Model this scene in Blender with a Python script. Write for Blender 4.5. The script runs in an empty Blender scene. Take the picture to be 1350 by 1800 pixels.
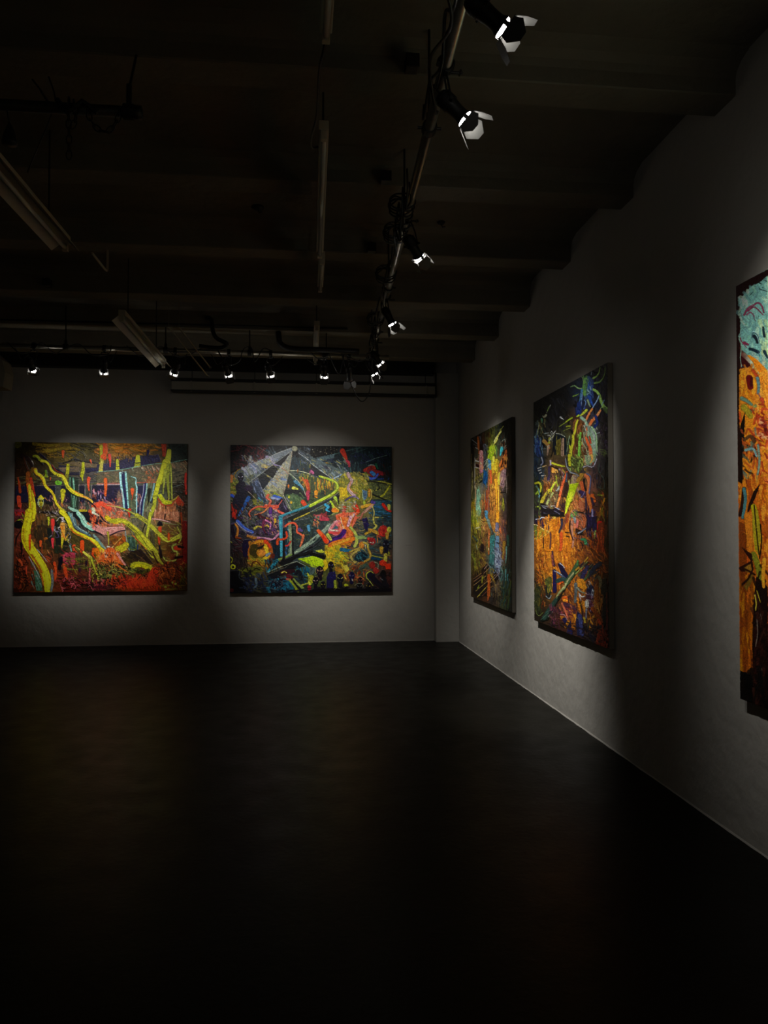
import bpy, bmesh, math, random
import numpy as np
from mathutils import Vector, Matrix

sc = bpy.context.scene
COL = sc.collection
# ------------------------------------------------------------------ camera
cam = bpy.data.cameras.new('camera'); camo = bpy.data.objects.new('camera', cam)
COL.objects.link(camo); sc.camera = camo
camo.location = (0, 0, 1.5)
camo.rotation_euler = (math.radians(91.3), 0, math.radians(-6.29))
cam.sensor_fit = 'VERTICAL'; cam.sensor_height = 24; cam.lens = 1352 / 1800 * 24
cam.clip_start = 0.05
# ------------------------------------------------------------------ world, exposure
wd = bpy.data.worlds.new('world'); sc.world = wd; wd.use_nodes = True
bg = wd.node_tree.nodes['Background']
bg.inputs[0].default_value = (1.0, 0.90, 0.72, 1); bg.inputs[1].default_value = 0.028
sc.view_settings.view_transform = 'Standard'; sc.view_settings.look = 'None'
sc.view_settings.exposure = 0; sc.view_settings.gamma = 1
# ------------------------------------------------------------------ lamps: ring centre, aim, power, half beam, roll
#   (the light itself is made in the spotlight builder below)
K = 1.0
BACK_ROW = [((-2.65, 7.98, 3.10), (-2.80, 10.25, 1.70), 98, 24, 8, (-18, 12, 10, 12)),
            ((-1.97, 8.02, 3.10), (-2.55, 10.25, 1.60), 98, 24, -5, (-20, 12, 10, 6)),
            ((-1.27, 8.00, 3.10), (-2.25, 10.25, 1.66), 90, 23, 20, (-15, 22, 16, -14)),
            ((-0.73, 8.03, 3.10), (-0.18, 10.25, 1.60), 90, 25, -12, (12, -8, 14, 12)),
            ((-0.30, 7.98, 3.10), (0.17, 10.25, 1.77), 84, 26, -6, (8, 12, 12, 12)),
            ((0.255, 7.98, 3.10), (0.42, 10.25, 1.26), 104, 26, 3, (8, 12, 12, 12))]
SIDE_ROW = [((0.650, 2.385, 3.115), (2.09, 2.55, 2.15), 115, 36, 22, (24, 24, 26, 26)),
            ((0.650, 2.945, 3.115), (2.09, 2.75, 1.65), 60, 34, 18, (24, 24, 26, 26)),
            ((0.700, 4.470, 3.115), (2.09, 5.90, 1.70), 100, 25, 38, (7, 7, 9, 9)),
            ((0.727, 5.980, 3.115), (2.09, 6.22, 0.66), 330, 26, 4, (24, 24, 26, -18)),
            ((0.775, 7.400, 3.115), (2.09, 8.38, 1.75), 85, 28, 35, (9, 12, 14, 9)),
            ((0.776, 7.930, 3.115), (2.09, 8.50, 0.95), 175, 28, 40, (12, 12, 14, 12))]

# ------------------------------------------------------------------ helpers
def tag(o, label=None, cat=None, group=None, kind=None):
    if label: o['label'] = label
    if cat: o['category'] = cat
    if group: o['group'] = group
    if kind: o['kind'] = kind
    return o
def link(name, me, mat=None, parent=None):
    o = bpy.data.objects.new(name, me); COL.objects.link(o)
    if mat is not None and len(me.materials) == 0: me.materials.append(mat)
    if parent is not None: o.parent = parent
    return o
def done(bm, name, mat=None, parent=None, smooth=False):
    bmesh.ops.recalc_face_normals(bm, faces=bm.faces)
    me = bpy.data.meshes.new(name); bm.to_mesh(me); bm.free()
    if smooth: me.shade_smooth()
    return link(name, me, mat, parent)
def empty(name, loc):
    o = bpy.data.objects.new(name, None); COL.objects.link(o); o.location = loc
    o.empty_display_size = 0.05
    return o
def box(bm, a, b):
    x0, y0, z0 = a; x1, y1, z1 = b
    v = [bm.verts.new(p) for p in ((x0,y0,z0),(x1,y0,z0),(x1,y1,z0),(x0,y1,z0),(x0,y0,z1),(x1,y0,z1),(x1,y1,z1),(x0,y1,z1))]
    for f in ((0,1,2,3),(4,5,6,7),(0,1,5,4),(1,2,6,5),(2,3,7,6),(3,0,4,7)): bm.faces.new([v[i] for i in f])
    return v
def bevel(bm, w, seg=2):
    bmesh.ops.bevel(bm, geom=list(bm.edges), offset=w, segments=seg, affect='EDGES', profile=0.6)
def prism(bm, prof, x0, x1, axis='x'):
    def P(t, p):
        return (t, p[0], p[1]) if axis == 'x' else ((p[0], t, p[1]) if axis == 'y' else (p[0], p[1], t))
    A = [bm.verts.new(P(x0, p)) for p in prof]; B = [bm.verts.new(P(x1, p)) for p in prof]
    n = len(prof)
    bm.faces.new(A); bm.faces.new(B[::-1])
    for i in range(n): bm.faces.new((A[i], A[(i+1)%n], B[(i+1)%n], B[i]))
def cr(pts, n=6):
    P = [Vector(p) for p in pts]
    if len(P) < 3: return P
    Q = [P[0]*2-P[1]] + P + [P[-1]*2-P[-2]]; out = []
    for i in range(1, len(Q)-2):
        for k in range(n):
            t = k/n; a, b, c, d = Q[i-1], Q[i], Q[i+1], Q[i+2]
            out.append(0.5*((2*b)+(c-a)*t+(2*a-5*b+4*c-d)*t*t+(3*b-a-3*c+d)*t**3))
    out.append(P[-1]); return out
def tube(bm, pts, r, seg=8, cap=True):
    pts = [Vector(p) for p in pts]; rings = []; prev = None
    for i, p in enumerate(pts):
        t = (pts[min(i+1, len(pts)-1)] - pts[max(i-1, 0)]).normalized()
        if prev is None:
            a = Vector((0,0,1)) if abs(t.z) < 0.9 else Vector((1,0,0))
            n = t.cross(a).normalized()
        else:
            n = (prev - t*prev.dot(t)).normalized()
        prev = n; b = t.cross(n)
        rr = r[i] if isinstance(r, (list, tuple)) else r
        rings.append([bm.verts.new(p + (n*math.cos(2*math.pi*k/seg)+b*math.sin(2*math.pi*k/seg))*rr) for k in range(seg)])
    for A, B in zip(rings, rings[1:]):
        for k in range(seg): bm.faces.new((A[k], A[(k+1)%seg], B[(k+1)%seg], B[k]))
    if cap: bm.faces.new(rings[0]); bm.faces.new(rings[-1][::-1])
def lathe(bm, prof, seg=32, closed=False):
    rings = []
    for r, z in prof:
        rings.append([bm.verts.new((r*math.cos(2*math.pi*k/seg), r*math.sin(2*math.pi*k/seg), z)) for k in range(seg)])
    pr = list(zip(rings, rings[1:]))
    if closed: pr.append((rings[-1], rings[0]))
    for A, B in pr:
        for k in range(seg): bm.faces.new((A[k], A[(k+1)%seg], B[(k+1)%seg], B[k]))
    if not closed:
        if prof[0][0] > 1e-5: bm.faces.new(rings[0])
        if prof[-1][0] > 1e-5: bm.faces.new(rings[-1][::-1])
def plate(bm, pts, normal, th):
    n = Vector(normal).normalized()*th/2
    A = [bm.verts.new(Vector(p)-n) for p in pts]; B = [bm.verts.new(Vector(p)+n) for p in pts]; k = len(pts)
    bm.faces.new(A[::-1]); bm.faces.new(B)
    for i in range(k): bm.faces.new((A[i], A[(i+1)%k], B[(i+1)%k], B[i]))

# ------------------------------------------------------------------ materials
def mat(name, col, rough=0.6, metal=0.0, noise=None, bump=None, spec=0.5):
    m = bpy.data.materials.new(name); m.use_nodes = True; nt = m.node_tree; b = nt.nodes['Principled BSDF']
    b.inputs['Roughness'].default_value = rough; b.inputs['Metallic'].default_value = metal
    b.inputs['Specular IOR Level'].default_value = spec
    b.inputs['Base Color'].default_value = (*col, 1)
    tc = nt.nodes.new('ShaderNodeTexCoord')
    if noise:
        sc_, amt, col2 = noise
        n = nt.nodes.new('ShaderNodeTexNoise'); n.inputs['Scale'].default_value = sc_; n.inputs['Detail'].default_value = 6
        n.inputs['Roughness'].default_value = 0.6
        nt.links.new(tc.outputs['Object'], n.inputs['Vector'])
        r = nt.nodes.new('ShaderNodeValToRGB'); r.color_ramp.elements[0].position = 0.5-amt; r.color_ramp.elements[1].position = 0.5+amt
        r.color_ramp.elements[0].color = (*col2, 1); r.color_ramp.elements[1].color = (*col, 1)
        nt.links.new(n.outputs['Fac'], r.inputs['Fac']); nt.links.new(r.outputs['Color'], b.inputs['Base Color'])
    if bump:
        s2, d2, st = bump
        n2 = nt.nodes.new('ShaderNodeTexNoise'); n2.inputs['Scale'].default_value = s2; n2.inputs['Detail'].default_value = 5
        nt.links.new(tc.outputs['Object'], n2.inputs['Vector'])
        bp = nt.nodes.new('ShaderNodeBump'); bp.inputs['Strength'].default_value = st; bp.inputs['Distance'].default_value = d2
        nt.links.new(n2.outputs['Fac'], bp.inputs['Height']); nt.links.new(bp.outputs['Normal'], b.inputs['Normal'])
    return m
M_wall = mat('grey_wall_paint', (0.36, 0.345, 0.315), 0.75, noise=(1.3, 0.35, (0.33, 0.315, 0.285)), bump=(9, 0.02, 0.5))
M_ceil = mat('ceiling_concrete', (0.195, 0.175, 0.130), 0.85, noise=(1.1, 0.2, (0.115, 0.105, 0.08)), bump=(14, 0.02, 0.5))
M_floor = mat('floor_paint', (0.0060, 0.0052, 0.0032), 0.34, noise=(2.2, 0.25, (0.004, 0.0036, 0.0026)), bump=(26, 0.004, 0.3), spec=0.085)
# floor gloss varies where the paint is worn
nt = M_floor.node_tree; b = nt.nodes['Principled BSDF']
n = nt.nodes.new('ShaderNodeTexNoise'); n.inputs['Scale'].default_value = 5; n.inputs['Detail'].default_value = 8
mr = nt.nodes.new('ShaderNodeMapRange'); mr.inputs[3].default_value = 0.26; mr.inputs[4].default_value = 0.50
tc = nt.nodes.new('ShaderNodeTexCoord'); nt.links.new(tc.outputs['Object'], n.inputs['Vector'])
nt.links.new(n.outputs['Fac'], mr.inputs[0]); nt.links.new(mr.outputs[0], b.inputs['Roughness'])
M_pipe = mat('galvanised_steel', (0.42, 0.40, 0.34), 0.32, 0.85, noise=(30, 0.3, (0.25, 0.24, 0.2)))
M_black = mat('black_lamp_enamel', (0.006, 0.006, 0.006), 0.5, 0.0)
M_door = mat('barn_door_sheet', (0.075, 0.075, 0.072), 0.55, 0.0)
M_rubber = mat('black_rubber', (0.01, 0.01, 0.01), 0.45)
M_dark = mat('dark_steel', (0.02, 0.02, 0.018), 0.5, 0.5)
M_beige = mat('aged_white_enamel', (0.42, 0.38, 0.29), 0.45)
M_tube = mat('tube_glass', (0.55, 0.55, 0.50), 0.15)
M_duct = mat('duct_paint', (0.33, 0.31, 0.26), 0.6)
M_stretch = mat('stretcher_linen', (0.10, 0.088, 0.065), 0.8, noise=(60, 0.3, (0.07, 0.06, 0.045)))
M_stretch2 = mat('lit_canvas_edge', (0.30, 0.27, 0.22), 0.8)  # lighter copy of the edge linen, lamplight on the near edges put into its colour
M_lens = bpy.data.materials.new('lit_lens'); M_lens.use_nodes = True
b = M_lens.node_tree.nodes['Principled BSDF']; b.inputs['Base Color'].default_value = (0.8, 0.8, 0.8, 1)
b.inputs['Emission Color'].default_value = (1, 0.96, 0.88, 1); b.inputs['Emission Strength'].default_value = 78

# ------------------------------------------------------------------ the room
WX, WY, CZ = 2.13, 10.30, 3.80
LX, RY = -6.6, -2.4
def struct(name, bm, m, label=None):
    o = done(bm, name, m); tag(o, label, None, None, 'structure'); return o
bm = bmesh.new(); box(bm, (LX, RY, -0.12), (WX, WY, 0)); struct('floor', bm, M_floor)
bm = bmesh.new(); box(bm, (WX, RY, 0), (WX+0.2, WY+0.2, CZ)); struct('wall_right', bm, M_wall)
bm = bmesh.new(); box(bm, (LX, WY, 0), (WX, WY+0.2, CZ)); struct('wall_back', bm, M_wall)
bm = bmesh.new(); box(bm, (LX-0.2, RY, 0), (LX, WY+0.2, CZ)); struct('wall_left', bm, M_wall)
bm = bmesh.new(); box(bm, (LX-0.2, RY, CZ), (WX+0.2, WY+0.2, CZ+0.15)); struct('ceiling', bm, M_ceil)
# downstand beams with curved haunch on both flanks, thicker where they meet the right wall
beams = [0.10, 1.24, 2.38, 3.525, 4.69, 5.84, 6.915, 8.05, 9.17]
for i, y in enumerate(beams):
    zb = 3.635 if y < 5 else (3.62 if y < 6 else 3.575)
    bm = bmesh.new()
    w = 0.20
    prof = [(y-0.13, CZ+0.001), (y-0.05, CZ-0.022), (y-0.012, CZ-0.05), (y, CZ-0.085), (y, zb+0.006), (y+0.006, zb), (y+w-0.006, zb), (y+w, zb+0.006),
            (y+w, CZ-0.085), (y+w+0.012, CZ-0.05), (y+w+0.05, CZ-0.022), (y+w+0.13, CZ+0.001)]
    prism(bm, prof, LX, WX)
    struct('trim_%d' % (i+1), bm, M_ceil, 'painted concrete ceiling beam')
bm = bmesh.new(); box(bm, (1.815, 10.13, 0), (WX, WY, 3.60)); bevel(bm, 0.006, 2); struct('trim_10', bm, M_wall)
bm = bmesh.new(); box(bm, (LX, 10.16, 3.585), (1.8, WY, CZ)); struct('trim_11', bm, M_dark)
# corbel at the upper left end of the back wall
bm = bmesh.new(); prism(bm, [(-3.37, 3.13), (-3.35, 3.30), (-3.38, 3.44), (-3.50, 3.55), (-3.66, 3.582), (-4.3, 3.582), (-4.3, 3.13)], 9.18, 9.45, 'y'); struct('trim_12', bm, M_ceil)
# thin rough skirting bead where wall and floor meet
rnd = random.Random(3)
def bead(name, p0, p1, wob, n, r):
    a, b_ = Vector(p0), Vector(p1); pts = []
    for i in range(n+1):
        t = i/n; p = a.lerp(b_, t); pts.append(p + Vector(wob)*rnd.uniform(-1, 1))
    bm = bmesh.new(); tube(bm, pts, r, 6); return struct(name, bm, M_wall)
bead('baseboard_right', (WX, 0, 0.0), (WX, 10.12, 0.0), (0.003, 0, 0.0), 120, 0.008)
bead('baseboard_back', (LX, WY, 0.0), (1.81, WY, 0.0), (0, 0.003, 0.0), 120, 0.008)

# ------------------------------------------------------------------ spotlights
def lamp_body_mesh():
    bm = bmesh.new()
    pr = [(0.0001,-0.150),(0.014,-0.149),(0.024,-0.143),(0.031,-0.130),(0.034,-0.114),(0.0335,-0.098),(0.031,-0.080),(0.0285,-0.060),(0.0275,-0.040),(0.028,-0.024),
          (0.0315,-0.016),(0.035,-0.012),(0.0355,-0.006),(0.0340,-0.005),(0.0335,-0.010),(0.0001,-0.011)]
    lathe(bm, pr, 40)
    for k in range(10):                                   # cooling ribs round the rear
        z = -0.128 + k*0.0045
        lathe(bm, [(0.030,z),(0.0362,z),(0.0362,z+0.0018),(0.030,z+0.0018)], 32, closed=True)
    me = bpy.data.meshes.new('can_body'); bmesh.ops.recalc_face_normals(bm, faces=bm.faces); bm.to_mesh(me); bm.free(); me.shade_smooth(); me.materials.append(M_black); return me
def lens_mesh():
    bm = bmesh.new(); lathe(bm, [(0.0300,-0.0095),(0.0320,-0.006),(0.0318,0.0005),(0.029,0.003),(0.016,0.0060),(0.0001,0.0068)], 36)
    me = bpy.data.meshes.new('lens'); bmesh.ops.recalc_face_normals(bm, faces=bm.faces); bm.to_mesh(me); bm.free(); me.shade_smooth(); me.materials.append(M_lens); return me
def frame_mesh():
    bm = bmesh.new()
    n = 32; zz = 0.0080; th = 0.0025
    def sq(a, h):
        c, s = math.cos(a), math.sin(a); k = h/max(abs(c), abs(s)); return c*k, s*k
    outs, ins, o2, i2 = [], [], [], []
    for k in range(n):
        a = 2*math.pi*k/n
        x, y = sq(a, 0.0405); outs.append(bm.verts.new((x,y,zz))); o2.append(bm.verts.new((x,y,zz+th)))
        x, y = 0.0345*math.cos(a), 0.0345*math.sin(a); ins.append(bm.verts.new((x,y,zz))); i2.append(bm.verts.new((x,y,zz+th)))
    for k in range(n):
        j = (k+1)%n
        bm.faces.new((outs[k],outs[j],ins[j],ins[k])); bm.faces.new((o2[k],i2[k],i2[j],o2[j]))
        bm.faces.new((outs[k],o2[k],o2[j],outs[j])); bm.faces.new((ins[k],ins[j],i2[j],i2[k]))
    for k in range(3):                                    # three clips that hold the frame off the can
        a = math.radians(50+120*k); c, s = math.cos(a), math.sin(a); t = Vector((-s,c,0))
        P = [Vector((0.0352*c,0.0352*s,-0.010)), Vector((0.0352*c,0.0352*s,0.0090))]
        plate(bm, [P[0]-t*0.008, P[0]+t*0.008, P[1]+t*0.008, P[1]-t*0.008], (c,s,0), 0.0012)
    me = bpy.data.meshes.new('gel_frame'); bmesh.ops.recalc_face_normals(bm, faces=bm.faces); bm.to_mesh(me); bm.free(); me.materials.append(M_black); return me
def leaf_mesh(kind):
    bm = bmesh.new()
    if kind == 0: pts = [(-0.037,0),(0.037,0),(0.048,0.036),(0.034,0.072),(-0.030,0.072),(-0.048,0.036)]
    else: pts = [(-0.034,0),(0.034,0),(0.043,0.028),(0.018,0.064),(-0.012,0.064),(-0.043,0.028)]
    plate(bm, [(x, 0, z) for x, z in pts], (0,1,0), 0.0012)
    box(bm, (-0.03, -0.0022, -0.0022), (0.03, 0.0022, 0.0022))
    me = bpy.data.meshes.new('barn_door_leaf'); bmesh.ops.recalc_face_normals(bm, faces=bm.faces); bm.to_mesh(me); bm.free()
    me.materials.append(M_door); return me
_lo = lens_mesh(); _lo.materials[0] = M_tube
LM = dict(lens_off=_lo, body=lamp_body_mesh(), lens=lens_mesh(), frame=frame_mesh(), leaf0=leaf_mesh(0), leaf1=leaf_mesh(1))
def spotlight(ring, aim, power, half, roll, pipe_pt, label, group, openings=(24,24,26,26), lit=True):
    C = Vector(pipe_pt); root = empty('spotlight', C)
    tag(root, label, 'spotlight', group)
    Rg = Vector(ring); d = (Vector(aim)-Rg).normalized()
    q = d.to_track_quat('Z', 'Y'); Mx = Matrix.Translation(Rg-C) @ q.to_matrix().to_4x4() @ Matrix.Rotation(math.radians(roll), 4, 'Z')
    def part(name, me, mx):
        o = bpy.data.objects.new(name, me); COL.objects.link(o); o.parent = root; o.matrix_local = mx; return o
    body = part('can_body', LM['body'], Mx)
    part('lens', LM['lens'] if lit else LM['lens_off'], Mx)
    fr = part('barn_door_frame', LM['frame'], Mx)
    for k in range(4):
        m2 = Matrix.Rotation(math.radians(90*k), 4, 'Z') @ Matrix.Translation((0, -0.0405, 0.0110)) @ Matrix.Rotation(math.radians(openings[k]), 4, 'X')
        o = bpy.data.objects.new('barn_door_leaf', LM['leaf%d' % (k % 2)]); COL.objects.link(o); o.parent = root; o.matrix_local = Mx @ m2
    # yoke: two arms and a bridge, up to the clamp on the pipe
    piv = Rg - d*0.085 - C
    a = Vector((-d.y, d.x, 0)).normalized()
    top = Vector((0, 0, -0.045))
    bm = bmesh.new()
    for s in (-1, 1):
        tube(bm, [piv + a*s*0.041, piv.lerp(top, 0.55) + a*s*0.041, top + a*s*0.030], 0.004, 6)
        tube(bm, [piv + a*s*0.033, piv + a*s*0.054], 0.0065, 8)
    tube(bm, [top - a*0.032, top + a*0.032], 0.0048, 6)
    done(bm, 'yoke', M_black, root)
    # hook clamp
    bm = bmesh.new(); ax = PIPE_AX[group]
    n = ax.cross(Vector((0,0,1))).normalized(); pts = []
    for k in range(13):
        t = math.radians(-100 + 275*k/12); pts.append(n*math.cos(t)*0.031 + Vector((0,0,1))*math.sin(t)*0.031)
    for s in (-0.011, 0, 0.011): tube(bm, [p+ax*s for p in pts], 0.0065, 6)
    tube(bm, [Vector((0,0,-0.024)), top + Vector((0,0,-0.006))], 0.011, 8)
    tube(bm, [n*0.02+Vector((0,0,-0.03)), n*0.068+Vector((0,0,-0.03))], 0.0055, 8)
    tube(bm, [n*0.058+Vector((0.0,0,-0.03))-ax*0.017, n*0.058+Vector((0,0,-0.03))+ax*0.017], 0.005, 6)
    done(bm, 'pipe_clamp', M_dark, root)
    # power lead from the back of the can up to the pipe
    rear = Rg - d*0.148 - C
    bm = bmesh.new()
    rr = random.Random(label)
    side = ax*rr.choice((-1, 1))
    tube(bm, cr([rear+d*0.004, rear - d*0.03 + Vector((0,0,0.015)), rear - d*0.03 + side*0.06 + Vector((0,0,-0.03)), side*0.13 + Vector((-0.03,0,-0.06)), side*0.17 + Vector((-0.03, 0, 0.0)), side*0.2 + Vector((0,0,0.029))], 6), 0.0042, 6)
    done(bm, 'power_lead', M_rubber, root, True)
    if not lit: return root
    L = bpy.data.lights.new('beam', 'SPOT'); L.energy = power*K; L.color = (1, 0.965, 0.90)
    L.spot_size = math.radians(half*2); L.spot_blend = 0.95; L.shadow_soft_size = 0.012
    lo = bpy.data.objects.new('beam', L); COL.objects.link(lo); lo.parent = root
    lo.matrix_local = Matrix.Translation(Rg-C+d*0.012) @ (-d).to_track_quat('Z','Y').to_matrix().to_4x4()
    return root
# pipes
BP0, BP1 = Vector((-4.2, 7.97, 3.34)), Vector((0.95, 8.13, 3.34))
SP0, SP1 = Vector((0.50, 1.0, 3.335)), Vector((0.752, 8.055, 3.335))
G_back = 'spotlights on the back lighting pipe'; G_side = 'spotlights on the long lighting pipe'
PIPE_AX = {G_back: (BP1-BP0).normalized(), G_side: (SP1-SP0).normalized()}
lb = ['lit black spotlight at the left end of the back pipe', 'second lit spotlight from the left on the back pipe, doors closed square',
      'lit spotlight on the back pipe just right of the hanging beige batten end', 'fourth lit spotlight from the left on the back pipe',
      'lit spotlight on the back pipe, just left of the slim pale tube light tip', 'rightmost lit spotlight of the back pipe, right of the slim pale tube light tip']
ls = ['large lit black spotlight nearest the camera at the top of the photo', 'second nearest lit spotlight hanging under the long pipe, doors wide open',
      'lit spotlight midway along the long pipe among looped black cables', 'brightest lit spotlight on the long pipe with glaring open door, above the corner pair',
      'upper lit spotlight of the pair at the far end of the long pipe', 'lower lit spotlight of the pair at the far end of the long pipe']
for (ring, aim, p, h, roll, op), l in zip(BACK_ROW, lb):
    t = (ring[0]-BP0.x)/(BP1.x-BP0.x); spotlight(ring, aim, p, h, roll, BP0.lerp(BP1, t), l, G_back, op)
for (ring, aim, p, h, roll, op), l in zip(SIDE_ROW, ls):
    d = (Vector(aim)-Vector(ring)).normalized()
    t = (ring[1]-d.y*0.085-SP0.y)/(SP1.y-SP0.y); spotlight(ring, aim, p, h, roll, SP0.lerp(SP1, t), l, G_side, op)
# ------------------------------------------------------------------ lighting pipes with their hangers
def pipe(name, a, b, r, label, cat, hang, m=M_pipe, ztop=CZ):
    root = empty(name, a); tag(root, label, cat)
    d = b-a; bm = bmesh.new(); tube(bm, [Vector((0,0,0)), d], r, 24); done(bm, 'tube', m, root, True)
    ax = d.normalized()
    for t in hang:
        p = d*t; y = (a+p).y
        zt = ztop
        for by in beams:
            if by-0.01 < y < by+0.21: zt = 3.60
        bm = bmesh.new()
        tube(bm, [p-ax*0.022, p+ax*0.022], r+0.010, 16)
        tube(bm, [p+Vector((0,0,r)), p+Vector((0,0,r+0.045))], 0.014, 10)
        tube(bm, [p+Vector((0,0,r+0.03)), Vector((p.x,p.y,zt-a.z+0.01))], 0.006, 8)
        tube(bm, [p+Vector((-r-0.03,0,0.0)), p+Vector((r+0.03,0,0.0))], 0.007, 8)
        done(bm, 'pipe_hanger', M_dark, root)
    return root
pipe('lighting_pipe', SP0, SP1, 0.0242, 'long steel lighting pipe hung parallel to the right wall', 'lighting pipe', [0.17, 0.345, 0.505, 0.675, 0.86, 0.985])
pipe('lighting_pipe', BP0, BP1, 0.0242, 'steel lighting pipe hung across the room before the back wall', 'lighting pipe', [0.03, 0.36, 0.55, 0.715, 0.87, 0.975])
spotlight((0.52, 8.0, 3.06), (0.62, 8.7, 1.9), 0, 20, 30, BP0.lerp(BP1, (0.52-BP0.x)/(BP1.x-BP0.x)), 'unlit grey-tipped spotlight at the right end of the back pipe', G_back, lit=False)

# ------------------------------------------------------------------ power cables looped round the pipes
def cable(pts, r, label, group=None, n=6, m=M_rubber, cat='cable', name='power_cable'):
    bm = bmesh.new(); P = [Vector(p) for p in pts]; o0 = P[0]
    tube(bm, cr([p-o0 for p in P], n), r, 7); o = done(bm, name, m, None, True); o.location = o0
    tag(o, label, cat, group); return o
rc = random.Random(5)
def on_side(y, dx, dz): t = (y-SP0.y)/(SP1.y-SP0.y); p = SP0.lerp(SP1, t); return (p.x+dx, y, p.z+dz)
def on_back(x, dy, dz): t = (x-BP0.x)/(BP1.x-BP0.x); p = BP0.lerp(BP1, t); return (x, p.y+dy, p.z+dz)
def along(fn, a, b, step, sag, off, seed, wr=0.030):
    r_ = random.Random(seed); pts = []; k = 0; v = a; s = 1 if b > a else -1
    while (b-v)*s > 0:
        if k % 3 == 0: pts.append(fn(v, off*0.9, wr))
        else: pts.append(fn(v, off+r_.uniform(-0.02, 0.02), -0.03-sag*r_.random()))
        v += s*step*r_.uniform(0.7, 1.3); k += 1
    pts.append(fn(b, off*0.9, wr)); return pts
cable(along(on_side, 1.3, 3.3, 0.16, 0.05, -0.045, 1), 0.0065, 'black cable clipped along the nearest stretch of the long pipe')
cable([on_side(2.35,-0.06,0.14), on_side(2.45,-0.09,0.02), on_side(2.62,-0.03,-0.06), on_side(2.9,-0.07,-0.02), on_side(3.1,-0.02,-0.10), on_side(3.24,0.01,-0.03)], 0.006, 'black cable bowed left of the second nearest spotlight')
cable(along(on_side, 3.9, 4.7, 0.07, 0.13, -0.06, 2), 0.0055, 'black cable in tight loops left of the midway spotlight')
cable(along(on_side, 4.05, 4.85, 0.09, 0.10, -0.03, 8), 0.005, 'thinner black cable tangled above the midway spotlight')
for y0, l in ((4.22, 'coil of black cable above the midway spotlight'), (4.62, 'coil of black cable behind the midway spotlight'), (5.38, 'coil of black cable halfway between the midway and brightest spotlights'), (6.55, 'coil of black cable beyond the brightest spotlight on the long pipe')):
    c0 = Vector(on_side(y0, -0.05, -0.02)); pts = []
    for k in range(46):
        a = k*0.62; rr_ = 0.058+0.014*math.sin(k*1.3); pts.append(c0+Vector((rr_*math.cos(a), 0.05*math.sin(k*0.21)+rr_*0.8*math.sin(a)*0.6, rr_*math.sin(a)*1.1)))
    cable(pts, 0.0048, l, None, 3)
cable(along(on_side, 5.0, 6.0, 0.10, 0.05, -0.04, 3), 0.006, 'black cable wound along the pipe before the brightest spotlight')
cable(along(on_side, 6.1, 7.3, 0.10, 0.10, -0.05, 4), 0.006, 'black cable hanging in short loops beyond the brightest spotlight')
cable(along(on_side, 6.5, 8.2, 0.12, 0.16, -0.02, 6), 0.005, 'black cable drooping round the far end of the long pipe')
cable(along(on_back, -2.9, -1.9, 0.12, 0.05, -0.03, 11), 0.005, 'black cable looped over the left part of the back pipe')
cable(along(on_back, -1.75, -0.9, 0.13, 0.06, -0.03, 12), 0.005, 'black cable above the left turned spotlight on the back pipe')
cable([on_back(-0.85,-0.03,0.03), on_back(-0.80,-0.05,-0.06), on_back(-0.72,-0.05,-0.14), on_back(-0.62,-0.05,-0.10), on_back(-0.58,-0.03,0.03), on_back(-0.5,-0.02,0.05), on_back(-0.46,-0.05,-0.10), on_back(-0.38,-0.03,0.04), on_back(-0.30,-0.02,0.03)], 0.0055, 'black cable hanging in U loops between two spotlights on the back pipe')
cable([on_back(0.30,-0.03,0.03), on_back(0.36,-0.05,-0.12), on_back(0.42,-0.05,-0.20), on_back(0.47,-0.03,0.03)], 0.0055, 'short black cable loop right of the sixth spotlight')
cable([on_back(0.44,-0.03,0.03), on_back(0.50,-0.06,-0.20), on_back(0.58,-0.06,-0.40), on_back(0.66,-0.06,-0.49), on_back(0.74,-0.05,-0.36), on_back(0.78,-0.03,0.03)], 0.006, 'black cable drooping lowest at the corner where both pipes meet')
cable([on_back(0.1,-0.03,0.03), on_back(0.22,-0.04,-0.05), on_back(0.4,-0.05,0.05), on_back(0.62,-0.04,-0.06), on_back(0.82,-0.03,0.03)], 0.006, 'black cable slung under the right end of the back pipe')
# black flexible hose dropping from the ceiling and running right
cable([(-0.225, 8.27, 3.60), (-0.222, 8.10, 3.56), (-0.215, 8.0, 3.49), (-0.20, 8.0, 3.43), (-0.13, 8.0, 3.385), (0.0, 8.0, 3.372), (0.2, 8.0, 3.372), (0.62, 8.03, 3.372)], 0.030, 'thick black hose bending down behind the middle of the back pipe', None, 8, M_rubber, 'hose', 'flexible_hose')
cable([(-0.97, 8.24, 3.60), (-0.95, 8.05, 3.68), (-0.90, 7.96, 3.64), (-0.88, 7.95, 3.52), (-0.84, 7.95, 3.45), (-0.74, 7.96, 3.40), (-0.80, 7.97, 3.36), (-0.92, 7.97, 3.36), (-1.02, 7.97, 3.372)], 0.022, 'thick black cable bundle knotted above the fourth spotlight', None, 8, M_rubber, 'cable', 'cable_bundle')
# thin conduit fixed on the face of the beam
bm = bmesh.new(); tube(bm, [(-4.6,0,0), (-1.6,0,0.004), (0.5,0,0.010)], 0.010, 10); o = done(bm, 'conduit', M_dark, None, True); o.location = (0, 8.036, 3.60); tag(o, 'thin dark conduit along the beam above the back pipe', 'conduit')
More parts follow.
